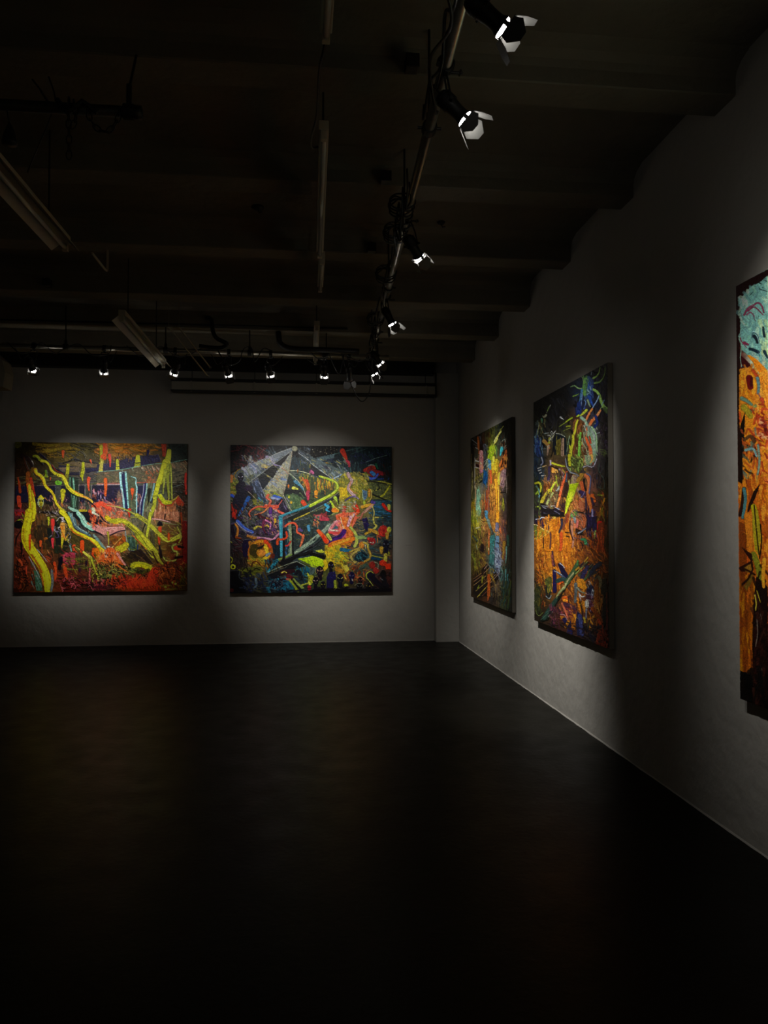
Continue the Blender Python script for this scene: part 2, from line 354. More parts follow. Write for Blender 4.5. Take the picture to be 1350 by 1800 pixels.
# two thin tilted rods
for a, b_, l in (((-1.266,7.62,3.47), (-0.93,7.95,3.06), 'thin tilted steel rod left of its twin by the beige batten end'), ((-1.168,7.62,3.47), (-0.90,7.90,3.14), 'thin tilted steel rod right of its twin by the beige batten end')):
    A, B = Vector(a), Vector(b_); bm = bmesh.new(); tube(bm, [Vector((0,0,0)), B-A], 0.007, 8)
    tube(bm, [Vector((0,0,-0.005)), Vector((0, 0, 3.80-A.z))], 0.0025, 6)
    tube(bm, [B-A-Vector((0.012,0,0)), B-A+Vector((0.012,0,0))], 0.010, 8)
    o = done(bm, 'steel_rod', M_pipe); o.location = A; tag(o, l, 'rod', 'tilted rods by the back pipe')

# ------------------------------------------------------------------ fluorescent battens
def batten(name, a, b, w, h, label, group, reflector=True, cat='batten light'):
    A, B = Vector(a), Vector(b); L = (B-A).length; root = empty(name, A); root.rotation_euler = (0, 0, math.atan2(-(B-A).x, (B-A).y)); tag(root, label, cat, group)
    bm = bmesh.new(); box(bm, (-w/2, 0, 0), (w/2, L, h)); bevel(bm, 0.004, 2); done(bm, 'housing', M_beige, root)
    if reflector:
        bm = bmesh.new()
        for s in (-1, 1):
            plate(bm, [(s*w*0.5, 0.01, 0.004), (s*w*0.5, L-0.01, 0.004), (s*(w*0.5+0.055), L-0.01, -0.040), (s*(w*0.5+0.055), 0.01, -0.040)], (s*0.63, 0, 0.78), 0.0016)
        done(bm, 'reflector_wing', M_beige, root)
    for y0, y1 in ((0.0, 0.03), (L-0.03, L)):
        bm = bmesh.new(); box(bm, (-0.016, y0, -0.045), (0.016, y1, 0.001)); bevel(bm, 0.003, 2); done(bm, 'lamp_holder', M_beige, root)
    bm = bmesh.new(); tube(bm, [(0, 0.028, -0.026), (0, L-0.028, -0.026)], 0.013, 20); done(bm, 'fluorescent_tube', M_tube, root, True)
    for y in (L*0.12, L*0.78):
        bm = bmesh.new(); tube(bm, [(0, y, h-0.002), (0, y, CZ-A.z+0.01)], 0.005, 8); tube(bm, [(-0.02, y, h+0.004), (0.02, y, h+0.004)], 0.008, 8)
        done(bm, 'suspension_rod', M_dark, root)
    return root
GB = 'unlit batten lights with beige reflectors'
batten('fluorescent_batten', (-1.455, 3.46, 3.25), (-1.43, 4.88, 3.25), 0.055, 0.05, 'unlit beige batten light cut by the left edge of the photo', GB)
batten('fluorescent_batten', (-1.450, 6.46, 3.25), (-1.43, 8.31, 3.25), 0.055, 0.05, 'unlit beige batten light ending beside the third back spotlight', GB)
GC = 'slim unlit tube lights along the middle of the ceiling'
batten('tube_light', (0.10, 1.75, 3.47), (0.10, 3.02, 3.47), 0.05, 0.05, 'slim dark tube light at the very top edge of the photo', GC, False)
batten('tube_light', (0.116, 3.77, 3.475), (0.141, 5.46, 3.475), 0.05, 0.05, 'longest slim unlit tube light in the middle of the ceiling', GC, False)
batten('tube_light', (0.160, 5.56, 3.475), (0.165, 6.25, 3.475), 0.045, 0.05, 'short dim tube light following the longest one', GC, False)
batten('tube_light', (0.167, 7.50, 3.49), (0.184, 9.1, 3.49), 0.055, 0.05, 'slim pale tube light whose tip hangs before the back beam', GC, False)
cable([(0.10, 3.0, 3.50), (0.095, 3.10, 3.46), (0.08, 3.24, 3.45), (0.078, 3.58, 3.45), (0.055, 3.80, 3.45), (0.062, 3.92, 3.46), (0.10, 3.99, 3.50)], 0.006, 'black cable sagging between two tube lights in the ceiling middle')
cable([(-1.457, 5.58, 3.45), (-1.454, 5.80, 3.45), (-1.452, 5.96, 3.455), (-1.452, 5.985, 3.50), (-1.452, 5.985, 3.63)], 0.009, 'short pale conduit between the two beige batten lights', None, 5, M_beige, 'conduit', 'conduit')
cable([(-1.27, 4.02, 3.80), (-1.24, 4.02, 3.70), (-1.25, 4.02, 3.62), (-1.38, 4.05, 3.315)], 0.004, 'thin hooked wire above the left batten light')

# ------------------------------------------------------------------ dark steel bar with chains, upper left
root = empty('steel_bar', (-2.6, 3.38, 3.30)); tag(root, 'thick black steel bar hanging in the upper left corner', 'bar')
bm = bmesh.new(); tube(bm, [(0,0,0), (1.915,0.0,0)], 0.024, 20); tube(bm, [(1.86,0,0), (1.92,0,0)], 0.029, 16); done(bm, 'tube', M_dark, root, True)
for x in (0.4, 1.865):
    bm = bmesh.new(); tube(bm, [(x-0.022,0,0), (x+0.022,0,0)], 0.034, 16); tube(bm, [(x,0,0.02), (x,0.0,0.12)], 0.012, 8); tube(bm, [(x,0,0.1), (x,0.14,0.335 if x > 1 else 0.335)], 0.006, 8)
    done(bm, 'coupler', M_dark, root)
bm = bmesh.new(); tube(bm, [(1.53, 0, 0.02), (1.50, -0.02, 0.07), (1.465, 0, 0.117)], 0.004, 6); tube(bm, [(1.57,-0.01,0.03), (1.62,-0.03,-0.035), (1.68,-0.03,0.02), (1.74,-0.02,-0.02)], 0.012, 8); done(bm, 'tie_wire', M_dark, root)
def chain(pts, label, m=M_dark):
    P = cr(pts, 10); o0 = P[0]; d = [0]
    for a, b_ in zip(P, P[1:]): d.append(d[-1]+(b_-a).length)
    n = int(d[-1]/0.030); bm = bmesh.new()
    for k in range(n):
        t = (k+0.5)/n*d[-1]; i = max(j for j in range(len(d)-1) if d[j] <= t); f = (t-d[i])/(d[i+1]-d[i]); c = P[i].lerp(P[i+1], f)-o0
        ax = (P[i+1]-P[i]).normalized(); n1 = ax.cross(Vector((0,1,0.2))).normalized(); n2 = ax.cross(n1)
        w = n1 if k % 2 else n2; ring = [c+ax*0.021*math.cos(q*math.pi/6)+w*0.011*math.sin(q*math.pi/6) for q in range(13)]
        tube(bm, ring, 0.0030, 5, False)
    o = done(bm, 'chain', m, None, True); o.location = o0; tag(o, label, 'chain', 'chains on the black steel bar'); return o
chain([(-0.975, 3.35, 3.33), (-0.975, 3.345, 3.25), (-0.973, 3.35, 3.16), (-0.973, 3.35, 3.07)], 'dark chain dangling straight down from the black bar')
chain([(-0.955, 3.35, 3.32), (-0.945, 3.345, 3.25), (-0.96, 3.345, 3.20)], 'short end of dark chain beside the dangling one')
chain([(-0.905, 3.35, 3.30), (-0.885, 3.35, 3.24), (-0.857, 3.35, 3.205), (-0.825, 3.35, 3.195), (-0.80, 3.35, 3.21), (-0.775, 3.35, 3.25), (-0.765, 3.35, 3.30)], 'dark chain looped under the free end of the black bar')
# small dark weight hung on the bar
bm = bmesh.new(); lathe(bm, [(0.0001,0.0),(0.030,0.002),(0.032,0.012),(0.024,0.045),(0.012,0.080),(0.006,0.092),(0.0001,0.094)], 20)
tube(bm, [(0,0,0.09), (-0.008,0,0.125), (-0.012,0.0,0.150)], 0.003, 6); o = done(bm, 'pendant_weight', M_dark, None, True); o.location = (-1.225, 3.38, 3.130); tag(o, 'small black bell-shaped weight under the left end of the black bar', 'weight')

# ------------------------------------------------------------------ junction boxes under the beams
for (x, y, z, l) in ((0.515, 3.495, 3.665, 'black junction box on the beam nearest the camera'), (0.525, 4.66, 3.665, 'black junction box on the second beam, left of the pipe'),
                     (0.545, 5.81, 3.65, 'small black junction box on the third beam'), (-2.17, 6.885, 3.63, 'small dark junction box high on the left over the battens')):
    root = empty('junction_box', (x, y, z)); tag(root, l, 'junction box', 'junction boxes on the ceiling beams')
    bm = bmesh.new(); box(bm, (-0.030,-0.032,-0.030), (0.030,0.036,0.030)); bevel(bm, 0.006, 2); done(bm, 'housing', M_black, root)
    bm = bmesh.new(); box(bm, (-0.032,-0.037,-0.032), (0.032,-0.030,0.032)); bevel(bm, 0.004, 2); tube(bm, [(0.0,0.0,0.02), (0.0,0.0,0.045)], 0.010, 10); done(bm, 'lid', M_dark, root)
# pale sensor box on the right of the first beam
for (x, y, z, r, l) in ((-0.30, 5.5, 3.80, 0.045, 'small round dark rose on the ceiling left of the tube lights'), (1.05, 5.62, 3.80, 0.03, 'small dark hook plate on the ceiling right of the pipe')):
    bm = bmesh.new(); lathe(bm, [(0.0001,-0.022),(r*0.6,-0.020),(r,-0.006),(r,0.002)], 20); tube(bm, [(0,0,-0.02), (0.01,0,-0.04), (0.03,0,-0.035)], 0.004, 6); o = done(bm, 'ceiling_rose', M_dark, None, True); o.location = (x, y, z); tag(o, l, 'ceiling fitting')

# ------------------------------------------------------------------ cable duct before the back wall
root = empty('cable_duct', (-1.63, 10.03, 3.275)); tag(root, 'long grey cable duct with dark lips above the two back paintings', 'duct')
Lx = 3.42
bm = bmesh.new(); box(bm, (0, 0.01, 0.012), (Lx, 0.15, 0.125)); bevel(bm, 0.004, 2); done(bm, 'duct_body', M_duct, root)
bm = bmesh.new(); box(bm, (-0.006, -0.012, 0.0), (Lx+0.004, 0.16, 0.014)); done(bm, 'bottom_lip', M_dark, root)
bm = bmesh.new(); box(bm, (-0.006, -0.004, 0.124), (Lx+0.004, 0.16, 0.165)); done(bm, 'top_lip', M_dark, root)
for x in (0.25, 1.05, 1.85, 2.55, 3.3):
    bm = bmesh.new(); box(bm, (x-0.012, -0.006, -0.004), (x+0.012, 0.012, 0.13)); bevel(bm, 0.002, 1); done(bm, 'strap', M_duct, root)
    bm = bmesh.new(); tube(bm, [(x, 0.08, 0.16), (x, 0.08, CZ-3.275)], 0.005, 6); done(bm, 'drop_rod', M_dark, root)
bm = bmesh.new(); tube(bm, [(Lx+0.012, 0.03, -0.02), (Lx+0.012, 0.03, 0.31)], 0.012, 8); done(bm, 'end_pipe', M_dark, root)
# small label plate on the wall right of the second painting
bm = bmesh.new(); box(bm, (-0.035, -0.004, -0.012), (0.035, 0.0, 0.012)); bevel(bm, 0.001, 1); o = done(bm, 'wall_label', M_wall); o.location = (1.47, WY, 1.30); tag(o, 'tiny pale label on the wall right of the beam-of-light painting', 'label')

# ------------------------------------------------------------------ painting the canvases
# Each picture is drawn stroke by stroke on a study sheet (three samples to the sheet unit) and then carried
# over to the real canvas, which is a fine grid of coloured, slightly raised paint.
def hexc(s):
    if len(s) == 3: s = ''.join(c+c for c in s)
    return np.array([int(s[i:i+2], 16) for i in (0, 2, 4)], float)
def grid_up(rows, W, H):
    g = np.array([[hexc(c) for c in r.split()] for r in rows]); h, w = g.shape[:2]
    fy = np.clip((np.arange(H)+0.5)/H*h-0.5, 0, h-1.001); fx = np.clip((np.arange(W)+0.5)/W*w-0.5, 0, w-1.001)
    y0 = fy.astype(int); x0 = fx.astype(int); ty = (fy-y0)[:, None, None]; tx = (fx-x0)[None, :, None]
    y1 = np.minimum(y0+1, h-1); x1 = np.minimum(x0+1, w-1)
    return (g[y0][:, x0]*(1-ty)*(1-tx)+g[y0][:, x1]*(1-ty)*tx+g[y1][:, x0]*ty*(1-tx)+g[y1][:, x1]*ty*tx)
def vnoise(W, H, cx, cy, rng):
    a = rng.random((max(2, int(H/cy)+2), max(2, int(W/cx)+2)))
    fy = np.arange(H)/cy; fx = np.arange(W)/cx
    fy = np.minimum(fy, a.shape[0]-1.001); fx = np.minimum(fx, a.shape[1]-1.001)
    y0 = fy.astype(int); x0 = fx.astype(int); ty = fy-y0; tx = fx-x0
    ty = (ty*ty*(3-2*ty))[:, None]; tx = (tx*tx*(3-2*tx))[None, :]
    return a[y0][:, x0]*(1-ty)*(1-tx)+a[y0][:, x0+1]*(1-ty)*tx+a[y0+1][:, x0]*ty*(1-tx)+a[y0+1][:, x0+1]*ty*tx
class Sheet:
    def __init__(s, x0, y0, x1, y1, rows, seed, S=3.0):
        s.x0, s.y0, s.S = x0, y0, S; s.W = int((x1-x0)*S); s.H = int((y1-y0)*S)
        s.rng = np.random.default_rng(seed); s.rr = random.Random(seed)
        s.a = grid_up(rows, s.W, s.H); s.h = np.zeros((s.H, s.W))
        n = vnoise(s.W, s.H, 26, 14, s.rng)*0.5+vnoise(s.W, s.H, 9, 6, s.rng)*0.3+vnoise(s.W, s.H, 4, 3, s.rng)*0.2
        s.a *= (0.62+0.76*n)[..., None]
        s.g1 = vnoise(s.W, s.H, 5, 5, s.rng); s.g2 = vnoise(s.W, s.H, 2, 2, s.rng)
        s.t = (0, 0, 1)
    def P(s, pts):
        ox, oy, k = s.t
        return [((ox+x/k-s.x0)*s.S, (oy+y/k-s.y0)*s.S) for x, y in pts]
    def K(s): return s.S/s.t[2]
    def put(s, m, X0, Y0, X1, Y1, col, op=1.0):
        v = s.g1[Y0:Y1, X0:X1]*0.5+s.g2[Y0:Y1, X0:X1]*0.5
        c = col[None, None, :]*(0.66+0.50*v)[..., None]
        m = np.clip(m, 0, 1)*op
        s.a[Y0:Y1, X0:X1] = s.a[Y0:Y1, X0:X1]*(1-m[..., None])+c*m[..., None]
        s.h[Y0:Y1, X0:X1] = s.h[Y0:Y1, X0:X1]*(1-m)+(0.5+0.5*v)*m
    def stroke(s, col, w0, w1, pts, smooth=True, op=1.0):
        P = s.P(pts); k = s.K()
        if smooth and len(P) > 2: P = [(v.x, v.y) for v in cr([(x, y, 0) for x, y in P], 5)]
        n = len(P)-1; c = hexc(col); R = max(w0, w1)*k/2+2
        xs = [p[0] for p in P]; ys = [p[1] for p in P]
        X0 = max(0, int(min(xs)-R)); X1 = min(s.W, int(max(xs)+R)+1); Y0 = max(0, int(min(ys)-R)); Y1 = min(s.H, int(max(ys)+R)+1)
        if X1 <= X0 or Y1 <= Y0: return
        M = np.zeros((Y1-Y0, X1-X0))
        for i in range(n):
            (ax, ay), (bx, by) = P[i], P[i+1]
            ra = (w0+(w1-w0)*i/n)*k/2; rb = (w0+(w1-w0)*(i+1)/n)*k/2; r_ = max(ra, rb)+2
            a0 = max(X0, int(min(ax, bx)-r_)); a1 = min(X1, int(max(ax, bx)+r_)+1); b0 = max(Y0, int(min(ay, by)-r_)); b1 = min(Y1, int(max(ay, by)+r_)+1)
            if a1 <= a0 or b1 <= b0: continue
            gx = np.arange(a0, a1)[None, :]-ax; gy = np.arange(b0, b1)[:, None]-ay; dx, dy = bx-ax, by-ay; L = dx*dx+dy*dy+1e-9
            t = np.clip((gx*dx+gy*dy)/L, 0, 1); d = np.sqrt((gx-t*dx)**2+(gy-t*dy)**2)
            rr = ra+(rb-ra)*t; e = s.g2[b0:b1, a0:a1]*1.2-0.6
            m = np.clip((rr-d+e*min(1, r_*0.15))/1.1+0.5, 0, 1)*np.minimum(1, rr/0.55)
            sub = M[b0-Y0:b1-Y0, a0-X0:a1-X0]; np.maximum(sub, m, out=sub)
        s.put(M, X0, Y0, X1, Y1, c, op)
    def poly(s, col, pts, op=1.0):
        P = np.array(s.P(pts)); X0 = max(0, int(P[:, 0].min())-1); X1 = min(s.W, int(P[:, 0].max())+2); Y0 = max(0, int(P[:, 1].min())-1); Y1 = min(s.H, int(P[:, 1].max())+2)
        if X1 <= X0 or Y1 <= Y0: return
        gx, gy = np.meshgrid(np.arange(X0, X1)+0.5, np.arange(Y0, Y1)+0.5)
        gx = gx+(s.g1[Y0:Y1, X0:X1]-0.5)*2.5; gy = gy+(s.g2[Y0:Y1, X0:X1]-0.5)*2.5
        ins = np.zeros(gx.shape, bool); n = len(P)
        for i in range(n):
            (x1, y1), (x2, y2) = P[i], P[(i+1) % n]
            if y1 == y2: continue
            c = ((gy >= min(y1, y2)) & (gy < max(y1, y2))) & (gx < x1+(gy-y1)*(x2-x1)/(y2-y1)); ins ^= c
        s.put(ins.astype(float), X0, Y0, X1, Y1, hexc(col), op)
    def run(s, text):
        for ln in text.strip().split('\n'):
            f = ln.split()
            if not f: continue
            c = f[0]
            if c == '@': s.t = tuple(float(v) for v in f[1:4]); continue
            op = 1.0
            if c[-1] == '~': op = 0.55; c = c[:-1]
            if c in 'sl':
                v = [float(x) for x in f[4:]]
                if c == 's' and max(float(f[2]), float(f[3])) >= 14:
                    dk = ''.join('%02x' % int(q*0.16) for q in hexc(f[1])); e_ = 5.0*s.t[2]/8.4
                    s.stroke(dk, float(f[2])+e_*1.8, float(f[3])+e_*1.8, list(zip(v[::2], v[1::2])), True, 0.38)
                s.stroke(f[1], float(f[2]), float(f[3]), list(zip(v[::2], v[1::2])), c == 's', op)
            elif c == 'p':
                v = [float(x) for x in f[2:]]; s.poly(f[1], list(zip(v[::2], v[1::2])), op)
            elif c == 'e':
                cx, cy, rx, ry = [float(x) for x in f[2:6]]; an = math.radians(float(f[6])) if len(f) > 6 else 0
                s.poly(f[1], [(cx+rx*math.cos(t)*math.cos(an)-ry*math.sin(t)*math.sin(an), cy+rx*math.cos(t)*math.sin(an)+ry*math.sin(t)*math.cos(an)) for t in [k*math.pi/12 for k in range(24)]], op)
            elif c == 'b':      # n x0 y0 x1 y1 angle jitter length width colours : many dabs
                n = int(f[1]); x0, y0, x1, y1, an, ji, le, w = [float(x) for x in f[2:10]]
                for _ in range(n):
                    a = math.radians(an+s.rr.uniform(-ji, ji)); x, y = s.rr.uniform(x0, x1), s.rr.uniform(y0, y1); L = le*s.rr.uniform(0.4, 1.1)/2
                    wob = s.rr.uniform(-0.18, 0.18)*L
                    s.stroke(s.rr.choice(f[10:]), w*s.rr.uniform(0.6, 1.3), w*s.rr.uniform(0.2, 0.8), [(x-L*math.cos(a), y-L*math.sin(a)), (x+wob, y-wob), (x+L*math.cos(a), y+L*math.sin(a))], True, 0.72)
            elif c == 'q':      # n x0 y0 x1 y1 size width colours : curling squiggles
                n = int(f[1]); x0, y0, x1, y1, sz, w = [float(x) for x in f[2:8]]
                for _ in range(n):
                    x, y = s.rr.uniform(x0, x1), s.rr.uniform(y0, y1); a = s.rr.uniform(0, 6.28); pts = [(x, y)]
                    for k in range(5):
                        a += s.rr.uniform(-1.5, 1.5); x += math.cos(a)*sz*0.3; y += math.sin(a)*sz*0.3; pts.append((x, y))
                    s.stroke(s.rr.choice(f[8:]), w*s.rr.uniform(0.7, 1.3), w*0.5, pts, True, op)
            elif c == 'h':      # head: colour, cx cy r, eye colour
                cx, cy, r = [float(x) for x in f[2:5]]; ec = f[5]
                s.poly(f[1], [(cx+r*0.8*math.cos(t), cy+r*1.05*math.sin(t)*(1 if math.sin(t) < 0 else 1.15)) for t in [k*math.pi/10 for k in range(20)]], op)
                s.stroke(f[1], r*0.8, r*1.0, [(cx, cy+r*0.8), (cx, cy+r*1.7)], False, op)
                s.stroke(ec, r*0.22, r*0.1, [(cx-r*0.5, cy-r*0.12), (cx-r*0.18, cy+r*0.08)], False); s.stroke(ec, r*0.22, r*0.1, [(cx+r*0.5, cy-r*0.12), (cx+r*0.18, cy+r*0.08)], False)
                s.stroke(ec, r*0.1, r*0.1, [(cx-r*0.15, cy+r*0.65), (cx+r*0.15, cy+r*0.65)], False, 0.5)
            else: raise ValueError(ln)
    def finish(s, n, contrast=1.18):
        """fine ridges and scratches of darker and lighter paint over everything, then the deeper tones of thick oil"""
        s.t = (s.x0, s.y0, 1); wd_, ht = s.W/s.S, s.H/s.S
        for k in range(n):
            x, y = s.rr.uniform(0, wd_), s.rr.uniform(0, ht); c = s.a[min(s.H-1, int(y*s.S)), min(s.W-1, int(x*s.S))]
            lum = c.mean(); f = s.rr.choice((0.25, 0.35, 0.4, 1.5, 1.7) if lum > 60 else (0.4, 0.6, 1.6, 2.2))
            q = np.clip(c*f+s.rr.uniform(-8, 14), 3, 245); hx = ''.join('%02x' % int(v) for v in q)
            a = s.rr.uniform(0, 6.28); pts = [(x, y)]; st = s.rr.uniform(0.8, 2.6)
            for _ in range(3):
                a += s.rr.uniform(-0.4, 0.4); x += math.cos(a)*st; y += math.sin(a)*st; pts.append((x, y))
            s.stroke(hx, s.rr.uniform(0.5, 1.1), 0.3, pts, True, 0.55)
        s.a = 255*(np.clip(s.a, 0, 255)/255)**contrast
def homog(src, dst):
    A = []; B = []
    for (x, y), (u, v) in zip(src, dst):
        A.append([x, y, 1, 0, 0, 0, -u*x, -u*y]); B.append(u); A.append([0, 0, 0, x, y, 1, -v*x, -v*y]); B.append(v)
    return np.append(np.linalg.solve(np.array(A), np.array(B)), 1).reshape(3, 3)
M_paint = bpy.data.materials.new('oil_paint'); M_paint.use_nodes = True
nt = M_paint.node_tree; b = nt.nodes['Principled BSDF']; at_ = nt.nodes.new('ShaderNodeVertexColor'); at_.layer_name = 'paint'
nt.links.new(at_.outputs['Color'], b.inputs['Base Color']); b.inputs['Roughness'].default_value = 0.42; b.inputs['Specular IOR Level'].default_value = 0.25
def canvas(label, o, u, v, n, corners, sheet, E, NX, NY, depth=0.035, group='large unframed paintings on the walls', ext=None, edge=None):
    """o top-left corner, u along the top, v down the side, n out of the wall; corners of the face on the study sheet."""
    o, u, v, n = Vector(o), Vector(u), Vector(v), Vector(n).normalized()
    Hm = homog([(0,0),(1,0),(1,1),(0,1)], corners)
    U, V = np.meshgrid(np.linspace(0, 1, NX), np.linspace(0, 1, NY))
    q = np.stack([U, V, np.ones_like(U)], -1)@Hm.T; X = (q[..., 0]/q[..., 2]-sheet.x0)*sheet.S-0.5; Y = (q[..., 1]/q[..., 2]-sheet.y0)*sheet.S-0.5
    X = np.clip(X, 0, sheet.W-1.001); Y = np.clip(Y, 0, sheet.H-1.001); xi = X.astype(int); yi = Y.astype(int); tx = (X-xi); ty = (Y-yi)
    xj = np.minimum(xi+1, sheet.W-1); yj = np.minimum(yi+1, sheet.H-1)
    def samp(a):
        ex = (slice(None), slice(None))+((None,) if a.ndim == 3 else ())
        return a[yi, xi]*((1-tx)*(1-ty))[ex]+a[yi, xj]*(tx*(1-ty))[ex]+a[yj, xi]*((1-tx)*ty)[ex]+a[yj, xj]*(tx*ty)[ex]
    c = samp(sheet.a); hh = samp(sheet.h)
    if ext:
        s2, us = ext; m = U > us; X2 = np.clip((U*s2.W).astype(int), 0, s2.W-1); Y2 = np.clip((V*s2.H).astype(int), 0, s2.H-1)
        c = np.where(m[..., None], s2.a[Y2, X2], c); hh = np.where(m, s2.h[Y2, X2], hh)
    c = np.clip(c, 0, 255)/255
    c = np.where(c <= 0.04045, c/12.92, ((c+0.055)/1.055)**2.4)
    g = np.clip(np.array(E), 0.10, 2); h_, w_ = g.shape; fy = V*(h_-1); fx = np.clip(U/(ext[1] if ext else 1.0), 0, 1)*(w_-1); y0 = np.minimum(fy.astype(int), h_-2); x0 = np.minimum(fx.astype(int), w_-2); ty = fy-y0; tx = fx-x0
    e = g[y0, x0]*(1-tx)*(1-ty)+g[y0, x0+1]*tx*(1-ty)+g[y0+1, x0]*(1-tx)*ty+g[y0+1, x0+1]*tx*ty
    e = 0.75*(e/0.75)**0.55  # softened, so the paint colour offsets only part of the spotlight falloff
    c = np.clip(c/e[..., None], 0.0015, 0.92)
    NV = NX*NY; root = empty('painting', o+u*0.5+v)
    tag(root, label, 'painting', group)
    inv = Vector(root.location)
    un, vn = np.array(u), np.array(v); on = np.array(o-inv); nn = np.array(n)
    front = depth; co = on+U[..., None]*un+V[..., None]*vn+nn*(front+0.0035*hh[..., None])
    me = bpy.data.meshes.new('painted_surface'); me.vertices.add(NV); me.vertices.foreach_set('co', co.reshape(-1))
    i = np.arange(NV).reshape(NY, NX); f = np.stack([i[:-1, :-1], i[1:, :-1], i[1:, 1:], i[:-1, 1:]], -1).reshape(-1, 4)
    if (u.cross(v)).dot(n) > 0: f = f[:, ::-1]
    nf = len(f); me.loops.add(nf*4); me.polygons.add(nf); me.loops.foreach_set('vertex_index', np.ascontiguousarray(f).reshape(-1).astype(np.int32))
    me.polygons.foreach_set('loop_start', np.arange(0, nf*4, 4, dtype=np.int32)); me.polygons.foreach_set('use_smooth', np.ones(nf, bool)); me.update()
    ca = me.color_attributes.new('paint', 'FLOAT_COLOR', 'POINT'); ca.data.foreach_set('color', np.concatenate([c, np.ones((NY, NX, 1))], -1).reshape(-1).astype(np.float32))
    link('painted_surface', me, M_paint, root)
    # canvas wrapped round its stretcher
    bm = bmesh.new(); A = []; B = []
    for p in (o, o+u, o+u+v, o+v):
        A.append(bm.verts.new(p-inv+n*(front-0.0005))); B.append(bm.verts.new(p-inv+n*0.004))
    for k in range(4): bm.faces.new((A[k], A[(k+1)%4], B[(k+1)%4], B[k]))
    bm.faces.new(B); bm.faces.new(A[::-1])
    done(bm, 'stretched_canvas_edge', edge or M_stretch, root)
    un_, vn_ = u.normalized(), v.normalized(); bm = bmesh.new()
    for a_, b__ in ((o+un_*0.02+vn_*0.03, o+u-un_*0.02+vn_*0.03), (o+v+un_*0.02-vn_*0.03, o+u+v-un_*0.02-vn_*0.03)):
        tube(bm, [a_-inv+n*0.006, b__-inv+n*0.006], 0.004, 6)
    done(bm, 'stretcher_bar', M_stretch, root)
    return root

